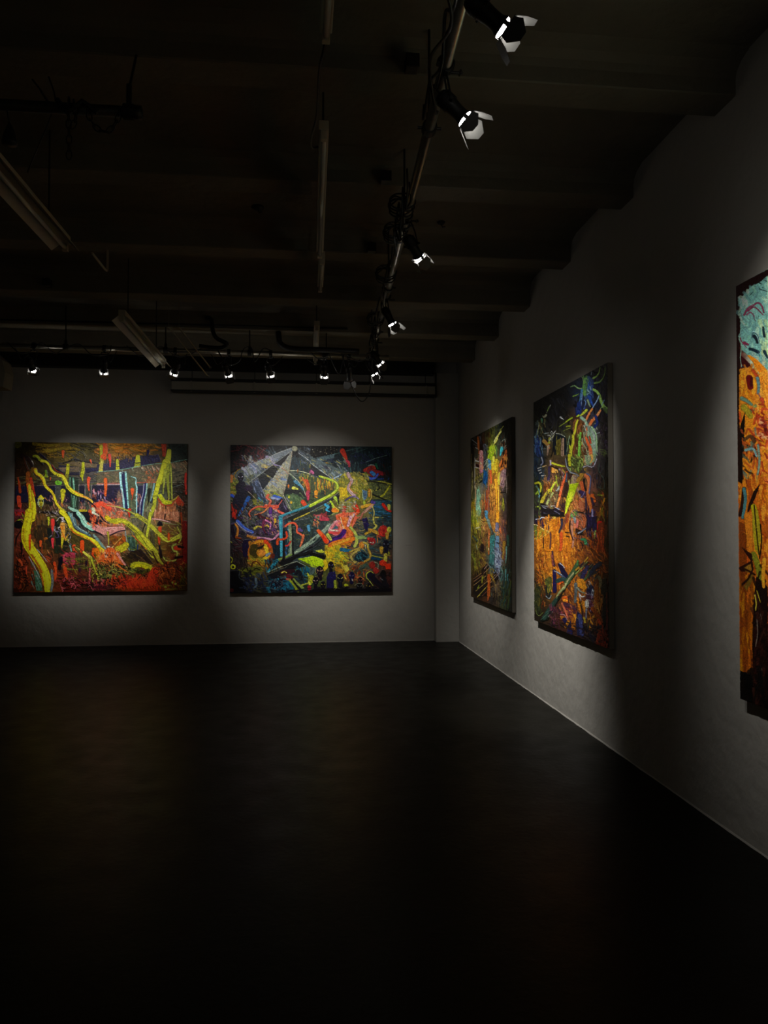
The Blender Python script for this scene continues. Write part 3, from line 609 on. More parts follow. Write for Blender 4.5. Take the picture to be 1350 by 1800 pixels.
# stroke lists: each picture in the units of its study sheet
P1 = """
@ 20 770 8.4375
e 4a4a14 95 100 60 50
s 7a6a1e 50 30 330 85 520 110 700 100
s 8a7626 60 40 480 190 620 180 850 150 1000 170
b 40 380 90 900 300 0 15 120 14 8c7428 9a7c2c 6e5c20 4a4018 a8842e
b 24 880 70 1330 200 5 20 150 18 1c1c14 24221a 4e4a26 14141c 5c5628
b 16 700 210 1100 400 25 30 120 14 2c2c40 4a4a44 383848 6a6434
s 1c1c24 16 12 770 370 850 350 930 320 1090 350 1310 380
s 5c5a50 14 8 900 330 960 270 1010 200 1070 240 1090 300
p 26243c 700 400 1000 430 1010 550 700 560
p 7a6a54 690 440 1000 430 1000 500 760 500 720 480
p 7c6c50 790 380 910 350 1310 390 1300 440 1000 430 920 400
p 26244a 1100 450 1300 440 1290 490 1200 500 1110 520
b 20 520 420 1000 560 0 10 150 10 4a4640 32304a 5c5448 3a3850
b 60 120 560 1350 690 0 6 160 14 4e523c 5a5e42 3c4030 66663c 444834 72704a
p 1c1a34 60 715 1350 705 1350 960 60 960
b 60 60 720 1350 950 80 25 90 12 20203c 141426 2e2a48 181424 3a3450 241c30
p 4a4c48 660 700 740 700 730 960 650 960
s 6c7074 8 8 650 705 655 800 645 930
p 4c5248 1090 700 1190 700 1170 1100 1085 1100
s a09a98 7 7 1000 690 1000 800 1005 950
s a8a0a8 7 7 1190 700 1185 850 1190 960
s 9c9498 7 7 1090 700 1090 850 1085 1100
l~ 9c8c90 8 8 380 705 640 700
l~ a89090 8 8 1000 697 1350 690
p 2c3a30 860 560 1000 590 1000 1100 880 1060
s 7cb49c 26 10 915 600 930 780 925 980 935 1090
s 6aa080 18 8 870 590 870 700 900 900 905 1020
s 8cb8a0 10 5 960 880 950 1000 975 1090
b 30 60 980 700 1180 85 30 60 14 3c2418 6a3c24 2c2018 8a5a3c 50301c
b 40 560 860 860 1080 70 40 60 16 b87c6c 8c5c54 d89c8c 5c4048 a46c50 704c58
b 40 1000 850 1340 1130 80 30 60 16 d87860 e89880 b85c40 c88c80 a0503c
s e8683c 90 40 1230 1020 1300 1060 1340 1150
s 1c1030 22 18 420 230 520 320 610 430 700 480
s 8c6c20 14 8 440 180 560 250 640 300
p b4b820 490 580 505 480 530 500 545 590
s 6a9028 34 16 510 490 520 540 505 580
s b4b424 46 50 840 400 835 470 825 560
s c4c828 38 56 1062 370 1060 480 1045 560
s b8bc28 30 10 1045 540 1050 600 1060 640
s c4bc2c 50 80 1330 120 1335 330 1320 480
s e86020 26 26 1345 90 1345 330
s~ 9c9c34 40 30 830 550 820 620
s ec5c28 44 14 765 200 762 250 765 290
s ec6038 26 10 1170 330 1180 355 1185 380
s f06038 50 20 1145 600 1140 680 1150 780
s f07040 16 8 580 590 575 625
s a0401c 24 40 100 590 120 700 130 800
s e04c2c 60 60 110 880 115 950 125 1000
s c84428 50 12 130 980 140 1050
s 7c2c34 90 60 60 1110 130 1090 220 1120
b 14 50 1080 230 1180 40 40 80 20 7c3040 5c2430 8c3848
s 2c1c1c 60 40 150 260 240 300 300 380 300 450
s 4a2c1c 30 34 190 300 215 400 250 470 265 520
s 5c4c1c 60 50 300 480 310 560 350 600
s 90501c 70 40 250 530 240 640 265 700
s ac3c20 40 60 290 600 310 720 330 850
s d46c24 60 120 250 690 290 850 310 1000 300 1180
s d0c020 34 130 265 700 290 900 305 1060 300 1181
s e4d428 22 60 275 720 320 860 340 1000 340 1181
s a8501c 10 8 290 640 300 800 330 950
s c85020 8 6 270 900 290 1050
s 1c1414 18 26 320 290 420 340 460 390
s 10101c 12 12 340 210 420 260 520 320 600 410 660 480
s 8a9024 34 40 330 270 380 270 420 320 470 345
s d4cc2c 34 42 440 340 510 350 560 400 590 470 640 520 700 545
s e4dc34 20 20 440 330 510 345 555 395 590 465 640 515 700 540
s 8c2c14 14 8 600 400 660 480 740 520 800 580 840 690
s e0d42c 44 60 690 545 760 570 800 630 830 710 880 770 950 820 1040 860
s f0e440 16 20 700 540 765 565 808 630 838 705 885 765 955 812 1040 850
s 98a440 12 12 740 600 790 680 820 760
s 1c2818 14 10 820 760 880 820 960 860 1050 890
s f0c850 30 26 1030 860 1100 880 1170 920 1200 950
s fc8844 10 8 940 790 1040 850 1150 900
s 14101c 14 12 1080 910 1160 950 1230 1010 1280 1080
s a0301c 14 10 520 700 580 760 620 830
s 70501c 60 40 320 460 300 500
s d8a020 52 42 355 470 370 520 430 560 465 610
s e0d02c 38 40 360 480 380 525 440 560 480 620 495 690 530 740 590 790
s e0c82c 36 34 590 790 630 850 650 920 690 1000 740 1060
s d48c20 10 8 350 500 400 560 450 610 480 700
s dcd42c 44 70 740 1060 790 1110 830 1181
s 1c2410 8 8 620 930 640 960 690 1060
s f4f0d0 10 4 305 340 320 370 325 390
s d0c830 14 4 410 870 440 850 480 900
p d0c428 390 900 445 845 490 900 470 920 430 905 400 920
e a4b088 435 960 48 70
e c4bc30 440 960 30 60
e 14140c 425 935 10 18
e 14140c 458 935 10 16
s 8c7c20 24 14 440 980 440 1050
s 1c1c20 40 30 530 960 600 970 580 1000
s ac7850 20 10 500 890 540 930
s 78b838 70 60 680 665 720 670
s c8c428 76 70 765 790 765 820
s c0b828 64 14 765 830 755 920 750 970
s e89020 14 6 745 960 755 1020
b 26 400 1080 800 1110 60 40 34 9 e8e0d8 181418 d8c8b8
s 1c1414 26 40 450 1105 600 1110 760 1120
b 26 500 1100 740 1170 50 50 34 9 e8e0e0 c8b8c0 242028
s a4c8b0 30 60 850 1030 940 1070 1010 1110 1070 1181
p 10141c 800 1100 1100 1100 1150 1181 850 1181
s a0ccbc 40 66 880 1050 960 1090 1020 1130 1060 1181
s 7ca8a0 30 20 850 1110 880 1181
s c4b428 40 30 1020 1080 1110 1080
s e0e8c8 44 20 1210 1050 1250 1100 1310 1150
s b8c8a0 10 8 1190 1070 1240 1140
b 14 1200 780 1340 950 80 40 60 18 d88c98 f0b0b8 a4506c e8e0f0 583870 c87058
@ 170 770 7.941
b 70 0 80 900 320 10 25 110 22 c87c24 b06c24 8c6424 d48c2c a07c30 6c5c2c
p 302c50 0 370 320 340 330 310 480 270 640 250 860 230 900 330 600 400 320 430 0 470
b 50 20 280 900 420 85 25 60 14 34305c 26264a 4a4a5c 3c3c68 2c2c50
b 20 300 180 520 330 70 40 60 10 d09030 4c3c24 a07028 1c1c20
q 14 210 200 900 330 70 6 1c1818 201c28
s b4b028 50 36 60 120 65 200 60 300
s e45020 44 44 110 80 105 200 110 280
s d8601c 30 60 130 90 130 200 80 260
s f05040 44 14 175 240 185 320 185 400
s c4bc58 40 60 70 330 60 400 55 460
s c8cc34 34 56 285 310 290 380 290 460
s 24240c 8 8 265 395 315 400
s ccd038 56 90 572 260 572 330 565 410
s a8ac2c 90 30 565 400 530 440 500 490
s 181818 10 12 530 350 610 345
s 201c50 36 12 715 180 710 230 700 260
p a43c20 900 85 975 85 960 260 920 260
p 202c28 1000 85 1260 85 1260 320 1040 340
b 20 1000 90 1250 320 0 20 90 14 242c28 182020 303428 1c1c1c
s 7cb0a8 10 8 0 475 120 465 320 445 560 400 780 365 940 350
s 6c9488 10 8 1030 345 1150 320 1260 300
p 6c6450 0 480 320 450 600 405 920 360 1260 330 1260 610 0 630
b 90 0 480 900 620 5 20 80 16 6a6a48 8c7450 5c6040 a07854 7c8058 505440 b88460
b 40 680 450 860 610 70 40 50 14 c8683c a4603c 8c7050 d07850 6c6444
b 24 620 400 900 450 55 8 60 9 e8d8c0 e8a48c d8c0b0
b 16 1040 350 1260 420 50 8 90 8 c88c64 a86840 7c6c54 dca480
b 24 1050 430 1260 620 0 15 120 14 3c3c30 2c302c 4c4834 242420
l c8806c 12 10 0 640 330 635
l e8c8c8 8 8 0 655 330 650
l d8705c 12 10 550 625 880 620
l c8c8a8 6 5 850 625 1220 620
p 20183c 0 665 330 660 340 900 180 890 0 860
b 40 0 670 330 890 70 40 50 12 28224c 3c3060 181430 48385c 5c4058
p 8c7464 280 800 310 720 340 800 350 950 280 900
b 20 0 740 170 900 80 30 50 16 e8a8b8 f0d8e8 4c3470 c87080 281c48 d8c8f0
s e86c24 50 30 120 580 125 680 120 800
b 70 0 860 360 1110 60 50 70 18 e8784c f09068 c8644c f0b08c e05c3c dc9c84 b87464
s f06040 70 60 10 930 80 920 180 990
p 26285c 340 470 400 480 440 1000 380 1000 350 700
s 1c2058 40 50 370 500 380 700 410 900 410 1000
s a4dce0 34 26 325 490 340 660 370 850 385 1010
s d8b4b8 10 8 345 720 360 850
s a0dcdc 28 28 402 480 415 640 430 800 450 1000
s b8d8d0 8 8 320 475 360 490
s a8c8c0 8 8 350 460 400 480
s a4a444 40 20 450 610 510 570
p 5c6850 430 490 545 560 570 700 565 1080 460 1080 440 800
b 20 440 520 560 1080 85 8 140 12 5c6850 788068 485040 8c8c60 6c7c6c
s a8dce0 12 26 480 540 545 565 545 640 560 700 555 800 565 1060
s f06428 50 26 497 720 497 790
s c85020 16 6 500 800 490 870
p 20204c 575 665 650 665 610 1080 565 1080 570 800
b 14 560 800 620 1080 85 20 60 16 c87858 d89c7c 8c5c54
s b4b4d8 18 12 660 650 650 780 615 900 600 1060
s 202868 28 20 682 640 665 780 640 900 625 1090
s 9cc8c8 20 14 700 640 690 760 660 900 640 1100
b 24 700 640 800 1080 100 8 120 16 6c7858 84906c 5c6450 98a05c
s 1c2010 40 20 735 720 730 800 725 880
s 0c100c 14 8 725 880 715 930
s 8cb4bc 24 16 800 640 780 780 750 880
s 283858 22 14 830 640 800 800 760 900
b 26 1050 640 1250 1000 10 30 90 16 242420 2c281c 38342c 1c1814
s 8ca0a0 5 4 1060 690 1200 650
s b8c038 60 90 1010 180 1000 260 980 340
s b8bc34 120 70 970 350 920 480 880 620
s d0d434 70 60 940 380 900 520 860 640 830 760 810 830
s 9ca43c 50 24 1000 380 990 560 1000 700 1010 850
s 84903c 30 20 1030 380 1040 500 1045 700 1050 850
s b0b848 44 14 960 450 940 620 925 780
s c8cc58 10 8 1030 400 1045 560 1055 850
s c4c83c 50 50 815 830 800 960 760 1060 740 1112
s e8e0b0 20 10 750 1010 760 1030
p a86c48 870 880 1100 890 1120 1110 830 1110
b 40 830 880 1120 1110 88 8 120 16 d89468 b87c54 e8a880 90603c c88c4c
s 1c0c0c 12 10 965 950 970 1050 965 1110
s d8a078 26 20 890 920 880 1110
p c8d024 850 800 900 780 960 870 1020 880 1060 870 1050 920 960 940 910 900
s c8501c 14 10 860 850 910 930 980 945 1050 940 1090 880
s c4a838 24 16 1050 880 1100 850 1140 810
p a83c20 1100 880 1140 810 1240 930 1200 960 1130 940
b 10 1120 950 1240 1110 88 10 90 16 6c4c34 4c3020 8c6444
s c83020 30 30 1245 500 1240 600 1250 780
b 14 1200 700 1260 1110 85 20 60 16 3c2014 2c1810 501c14
s f04830 56 30 455 1010 455 1070
s e44830 24 8 455 1060 455 1112
s b8b858 20 26 280 960 400 1000 520 1060 640 1112
s c8c878 8 8 130 940 260 960 350 980
@ 20 900 8.4375
p a8241c 50 0 220 0 200 40 60 60
b 20 50 10 230 110 60 50 70 16 903040 702434 8c9428 a43c48 241418
s 94a028 20 8 90 130 150 110 190 150
e 100c10 110 190 70 60
b 90 50 260 340 1150 70 60 90 22 7a3420 64281c 8c4028 4a2014 a04430 582818
b 50 60 700 360 1160 80 40 90 20 8c3c1c 6c2c18 a0481c 5c4018 742c14
q 26 60 560 340 1100 110 14 1c0c08 2c1008 140808
s 200c0c 14 22 150 270 80 380 60 500
s 140c0c 30 16 145 470 150 560 155 620
s e4542c 40 20 120 720 150 760 160 800
s d4482c 26 16 220 830 225 920
p 3c2c18 350 200 620 200 640 560 420 560 330 330
b 70 350 60 640 540 85 12 110 18 4c3c1c 6c5024 33281c 5c3c1c 844c1c 2c2418
s 9c5c20 40 20 500 400 540 395
s 705c30 20 14 380 220 370 260
s c0c430 36 10 550 90 555 150 550 200
p 1c2420 530 240 600 240 600 520 540 400
s f0443c 60 24 615 130 612 220 610 290
s 8c4c5c 14 8 610 290 605 340 590 370
s 748088 12 8 600 350 560 380
s e8404c 46 16 612 410 612 470 618 540
s f06028 40 24 435 440 432 510
p 242c1c 640 500 850 520 760 640 640 620
p 1c201c 640 100 860 90 870 500 660 500
q 22 650 80 860 470 90 14 e8e0e0 a4a0b8 c8bcc8 181418 584c78
b 30 660 100 860 420 70 60 70 18 607030 3c4424 8c7434 242820
s e0a44c 70 50 760 190 770 280 760 400
s f09430 34 20 740 220 760 300 790 390
s d8a860 12 8 720 200 760 170 820 190 820 240
s d0c42c 40 10 760 400 750 480 750 540
s c8a038 26 20 800 420 840 340
s b8b83c 30 14 830 410 850 460
p 4c4420 870 280 1040 350 1200 400 1250 560 1100 590 900 520
b 70 860 300 1250 660 35 12 150 14 5c5024 6c6028 443c20 7c6c30 504420
s 7ca8a0 24 14 870 500 880 550 890 590
s 6c9c9c 20 14 950 630 960 670
p 101420 920 0 1350 0 1350 330 1180 300 1050 190 950 90
b 24 900 30 1250 300 45 14 120 16 1c2838 28303c 0c1018 34444c
s a0dcc8 60 90 990 20 1050 90 1090 170 1200 240
s c4e8d8 20 20 1000 10 1060 90 1110 170 1220 240
s 84b0b8 24 30 880 30 900 130 960 220 1080 300 1150 350
s 60808c 60 30 920 110 960 220 1060 290 1160 350
s b0c8c0 12 8 900 20 930 160 1000 240 1120 310
s e89ca0 90 60 1240 230 1350 300
s e8b0a8 26 20 1230 210 1350 270
s 1c1014 12 10 1200 180 1280 250 1345 340
b 30 1150 0 1350 220 70 40 90 26 f06c3c e85c30 f08c60 d85030
s dce8d0 40 16 1210 10 1300 60
s e8dc2c 70 60 740 0 800 50 850 130 880 220 900 260
s e0d42c 54 56 880 220 930 290 1020 340 1100 370
s dc7c24 20 14 880 250 930 310 1030 360 1090 370
s f0e030 44 60 1080 370 1180 410 1260 470 1350 580
s d8842c 12 12 1040 360 1160 420 1250 500 1310 580
s 88a8a0 30 30 1220 350 1290 420 1350 520
s b8382c 26 16 925 500 925 550
s e4582c 50 30 930 510 925 570
s c8c45c 34 30 950 530 1020 580
s f05c20 60 60 1050 450 1050 590
s a83018 14 8 1050 590 1040 650
s e8501c 50 40 1225 560 1215 640 1270 680
s e0701c 44 34 1220 590 1260 560 1300 620 1260 690
s 6c601c 30 30 1250 580 1245 650
s d4cc58 30 44 1070 600 1120 640 1200 700
p a83c50 770 660 800 620 850 600 930 610 960 660 940 700 960 780 900 810 850 800 800 770 760 720
b 22 770 610 960 800 0 20 90 20 b4405c 9c344c c04c64
s c88850 16 8 560 620 530 570
b 80 380 540 1000 1000 60 40 130 16 2c1c10 c84c24 6c3818 1c1410 e0602c 4c2c18 8c3020
s 141018 44 44 730 700 715 850
s 0c0c1c 44 30 740 690 745 760
s e8542c 44 30 780 790 790 900
s 4c1824 34 20 875 800 875 900
s 481c3c 44 20 1010 800 1015 890
s 280c24 36 24 1110 720 1110 850
b 30 820 680 1130 880 0 15 120 20 6c7028 54581c 84803c 3c3c1c
b 26 620 880 1110 1020 15 30 130 12 8c2c1c 3c1414 6c2418 a8401c
s e85020 40 30 640 760 660 880 650 1000
s d84c20 50 40 800 850 820 1000
b 60 940 660 1350 1040 60 50 80 14 a8ac34 1c1c14 7c8828 c4bc48 2c2c14 545820
s b4b834 24 30 1190 710 1230 830 1280 950 1300 1020
l a8ac40 10 6 1150 760 1300 700
l a8ac40 10 6 1160 880 1250 800
l a8ac40 10 6 1200 950 1270 880
s c86860 20 30 1165 850 1160 950 1160 1060
b 60 640 1000 1350 1180 0 35 110 20 8c2c30 5c1c1c 2c0c0c a83c40 741c1c 301410 140808
q 30 660 1010 1350 1150 90 12 b05060 0c0404 c06068 1c0808
p 3c6048 330 870 400 880 450 1040 460 1180 370 1180 350 1000
b 18 300 780 460 1180 68 6 130 16 44705c 5c7c74 2c4838 6c8c8c
s a4b0b8 10 6 260 670 320 780 370 870 430 1000
s 90a4ac 12 6 380 560 450 640 530 740
s c87024 26 50 270 480 310 640 380 760 440 900 490 1080
s d8c41c 110 150 260 0 250 130 220 260 220 400 260 500
s e8d828 40 60 290 20 260 150 240 280 240 400 290 520
s d4c41c 140 110 250 500 330 620 410 740 480 860 530 1000 550 1180
s e4d82c 50 50 290 540 360 640 450 780 510 900 540 1050 550 1180
s e85018 34 20 278 350 272 450 275 560
s c89c18 14 8 180 250 180 380 210 500 280 640
s a85c1c 20 24 300 640 390 780 450 900
s 6c7478 40 30 600 880 610 1050 590 1180
s 8c8c8c 8 6 590 850 610 1000
@ 170 900 7.941
b 70 0 20 420 200 70 50 80 20 e8784c f09c68 d86c4c 8c8c70 e0a890 788c80
b 50 420 0 860 560 75 20 130 16 5c6c60 748468 485448 8c8c50 6c6c3c 84806c
b 60 760 160 1200 700 10 30 130 20 84782c 6c6424 948434 5c5420 746c2c a8903c
s~ 60583c 60 40 780 300 790 500 860 620
p b4785c 840 0 1160 0 1150 150 960 110 780 110
b 30 780 0 1150 140 85 14 90 16 d89874 b87850 e8b08c 8c5c3c
s e8a8a4 20 10 780 100 880 110 960 130 1030 150
s 7c9460 8 6 900 150 1020 170 1150 190
s 140c10 14 10 960 40 950 100
s 8c3c18 30 20 1180 20 1200 200 1210 400
s 6c1814 70 70 1235 160 1240 500 1240 720
p 10101c 840 200 870 130 910 140 930 200
s e8582c 50 50 885 230 880 330
s e0502c 50 16 880 320 875 400 880 470
s 1c1428 20 30 880 480 890 560 910 640
s 141014 14 8 690 150 660 220 635 300
s c0c040 60 50 560 50 700 140 790 230 880 320
s b8b838 60 60 880 320 960 390 1060 390 1150 350
s d0cc48 26 20 900 350 990 420 1080 370 1180 310
s~ c8c858 20 20 480 80 600 80 720 150
s c4cc40 40 34 750 20 730 180 700 350
s f05c20 30 30 1010 310 1010 390
s 9c9840 24 16 1130 220 1170 300 1180 380 1150 440
s 9ca048 26 20 1110 460 1060 490 1080 550 1130 570 1120 640 1090 690 980 690 930 640
s c03c1c 60 50 1110 510 1160 520
s 140808 30 26 1150 490 1210 500
s 1c0808 34 24 1110 650 1200 630
s c49cc0 10 8 300 220 390 240 400 330
p d89890 0 180 100 220 300 200 400 230 380 280 200 320 100 330 0 260
s e8a8a4 26 20 110 240 220 220 360 220
s 1c0c20 12 10 0 290 60 320 110 360
s 1c1428 14 10 190 330 300 280 400 260
s a85c30 14 10 60 150 170 200 300 200
p 8c5c1c 170 340 400 340 420 520 260 560
b 40 150 330 430 560 20 60 90 22 c8601c 8c4c1c d87828 6c3c18 a85018
p 6c7820 420 330 560 360 580 540 450 540
p 385448 430 350 540 360 550 530 460 530
b 14 430 350 560 530 88 6 130 14 4c6c60 2c4034 5c7c70
s 8cacac 12 10 400 270 420 400 440 500 470 545 540 545
s 28406c 20 14 575 470 570 540
s 14101c 14 12 55 60 100 120 160 160
s 8c3418 16 12 300 105 380 110 440 140
s e8d028 60 60 140 80 190 120 260 140 330 130
s b8b830 50 90 200 130 330 120 430 160 540 250 620 330
s d0cc3c 30 50 300 130 420 150 520 220 620 310 700 430
s b4b830 110 130 600 330 680 420 750 520 800 590
s ccc83c 50 50 640 340 730 450 800 560 870 640 920 720
s 1c3010 6 5 410 170 500 240 580 340
s 2c3c10 6 5 450 170 560 280 640 380 700 480
s d8701c 12 10 500 330 600 430 700 530
s 98942c 60 50 780 560 850 650 930 720
s 2c0c08 12 16 780 560 820 650 870 740
s 3c140c 10 16 870 580 900 660 950 730
s 1c0c0c 20 24 900 550 910 640
s 3c0c0c 24 20 980 720 960 800 940 840
p 2c1c10 480 560 620 520 800 740 560 720 400 640
b 40 440 540 790 730 38 5 200 10 3c2c20 1c1424 5c4430 28203c 140c14 6c5030
b 50 330 560 560 800 35 14 120 16 2c2410 4c3c14 3c3010 1c180c
s bcb428 70 90 290 520 360 500 410 470
s c4bc30 26 20 340 560 410 530
s c4bc1c 60 90 500 770 570 745 660 750 740 790
s a8a828 30 26 490 740 560 715 680 730 760 770
s 545018 70 40 560 820 640 850 730 820
s b8b040 30 12 155 290 165 370 168 470
s c8a058 12 10 200 520 270 440 350 360
s e8c890 8 6 205 520 240 480
s c8c88c 8 8 0 370 70 440 130 520
s 7ca09c 40 20 0 380 50 440 120 520
s e8dc2c 50 40 0 440 50 540
s d07818 70 60 0 540 20 590
s f0e8d0 24 16 150 490 180 495
p d8682c 40 640 100 560 170 500 230 510 310 600 330 640 420 760 330 740 250 700 150 720 60 700 0 740
b 60 40 520 320 700 75 40 70 14 e8783c d06024 f0985c b84c1c e88c4c
b 26 120 580 240 640 60 60 30 12 140c08 e8e0d0 1c0c08 8c3c14
s e09088 34 20 290 590 350 680 410 760
b 70 0 680 300 900 60 50 60 14 1c1810 e0a04c 2c2814 c87030 0c0c08 d89048
b 170 0 740 540 960 20 60 70 12 0c0c08 3c4818 6c7c2c 14140c 2c3414 8c9438 1c2010 0c1008
q 40 20 760 500 940 60 9 a0a848 84904c 50602c c4b860
s d89850 14 20 250 740 330 780 400 830
s d07030 30 10 280 740 340 790 440 850
p b8381c 780 790 890 770 880 860 830 1040 500 1080 300 1060 420 950 560 930 700 920 740 850
b 120 200 900 900 1090 75 40 80 24 c03c1c a83018 d0481c 8c2414 b84420
b 80 850 720 1180 1080 70 40 110 22 743018 5c2410 8c4418 6c3c18 a0481c 4c1c10
q 24 860 720 1180 1000 90 10 2c0c08 1c0808 c05c28
b 16 0 1040 260 1100 0 10 130 20 7c2838 602030 3c1014
b 60 0 950 420 1060 50 60 60 14 1c0c08 a83440 2c1008 e0502c 501418
b 24 540 830 720 940 100 40 60 14 0c0c08 1c1c10 34301c
b 22 1150 740 1260 1100 70 40 90 20 5c5418 744c18 3c3410 6c6828
b 12 900 1040 1250 1100 0 20 120 18 7c6c28 5c5c18 8c8438
e 9c9c44 1065 1000 16 16
e 9c9c44 1110 1020 16 16
e 8c8c38 970 1065 16 14
"""
B1 = ["2a2410 3a2c12 6a5a1e 4a4420 9a6a1c 8a6420 4a4028 1e1c16",
"2e1c10 2e2a18 5a5238 504a48 3a4048 343c48 7a6034 2c2820",
"2c1c14 3c3224 34343c 4a4a50 30284c 4e5450 5a6a54 34281c",
"4a2420 5a4824 504a34 8a6a60 c8704c 6a6c5c 806848 4a3828",
"5a2a1c 5a4a20 4a3c24 3a4040 8a6450 6e5a34 6e6424 5a2c14",
"5a2814 6a3a1c 4a2c1c 6a4024 7a4a20 4a3c20 5a4418 5a2010",
"3a1a0c 5a3a18 5a1e10 3a2018 2e2414 7a2c10 7a2c10 3e2c10"]
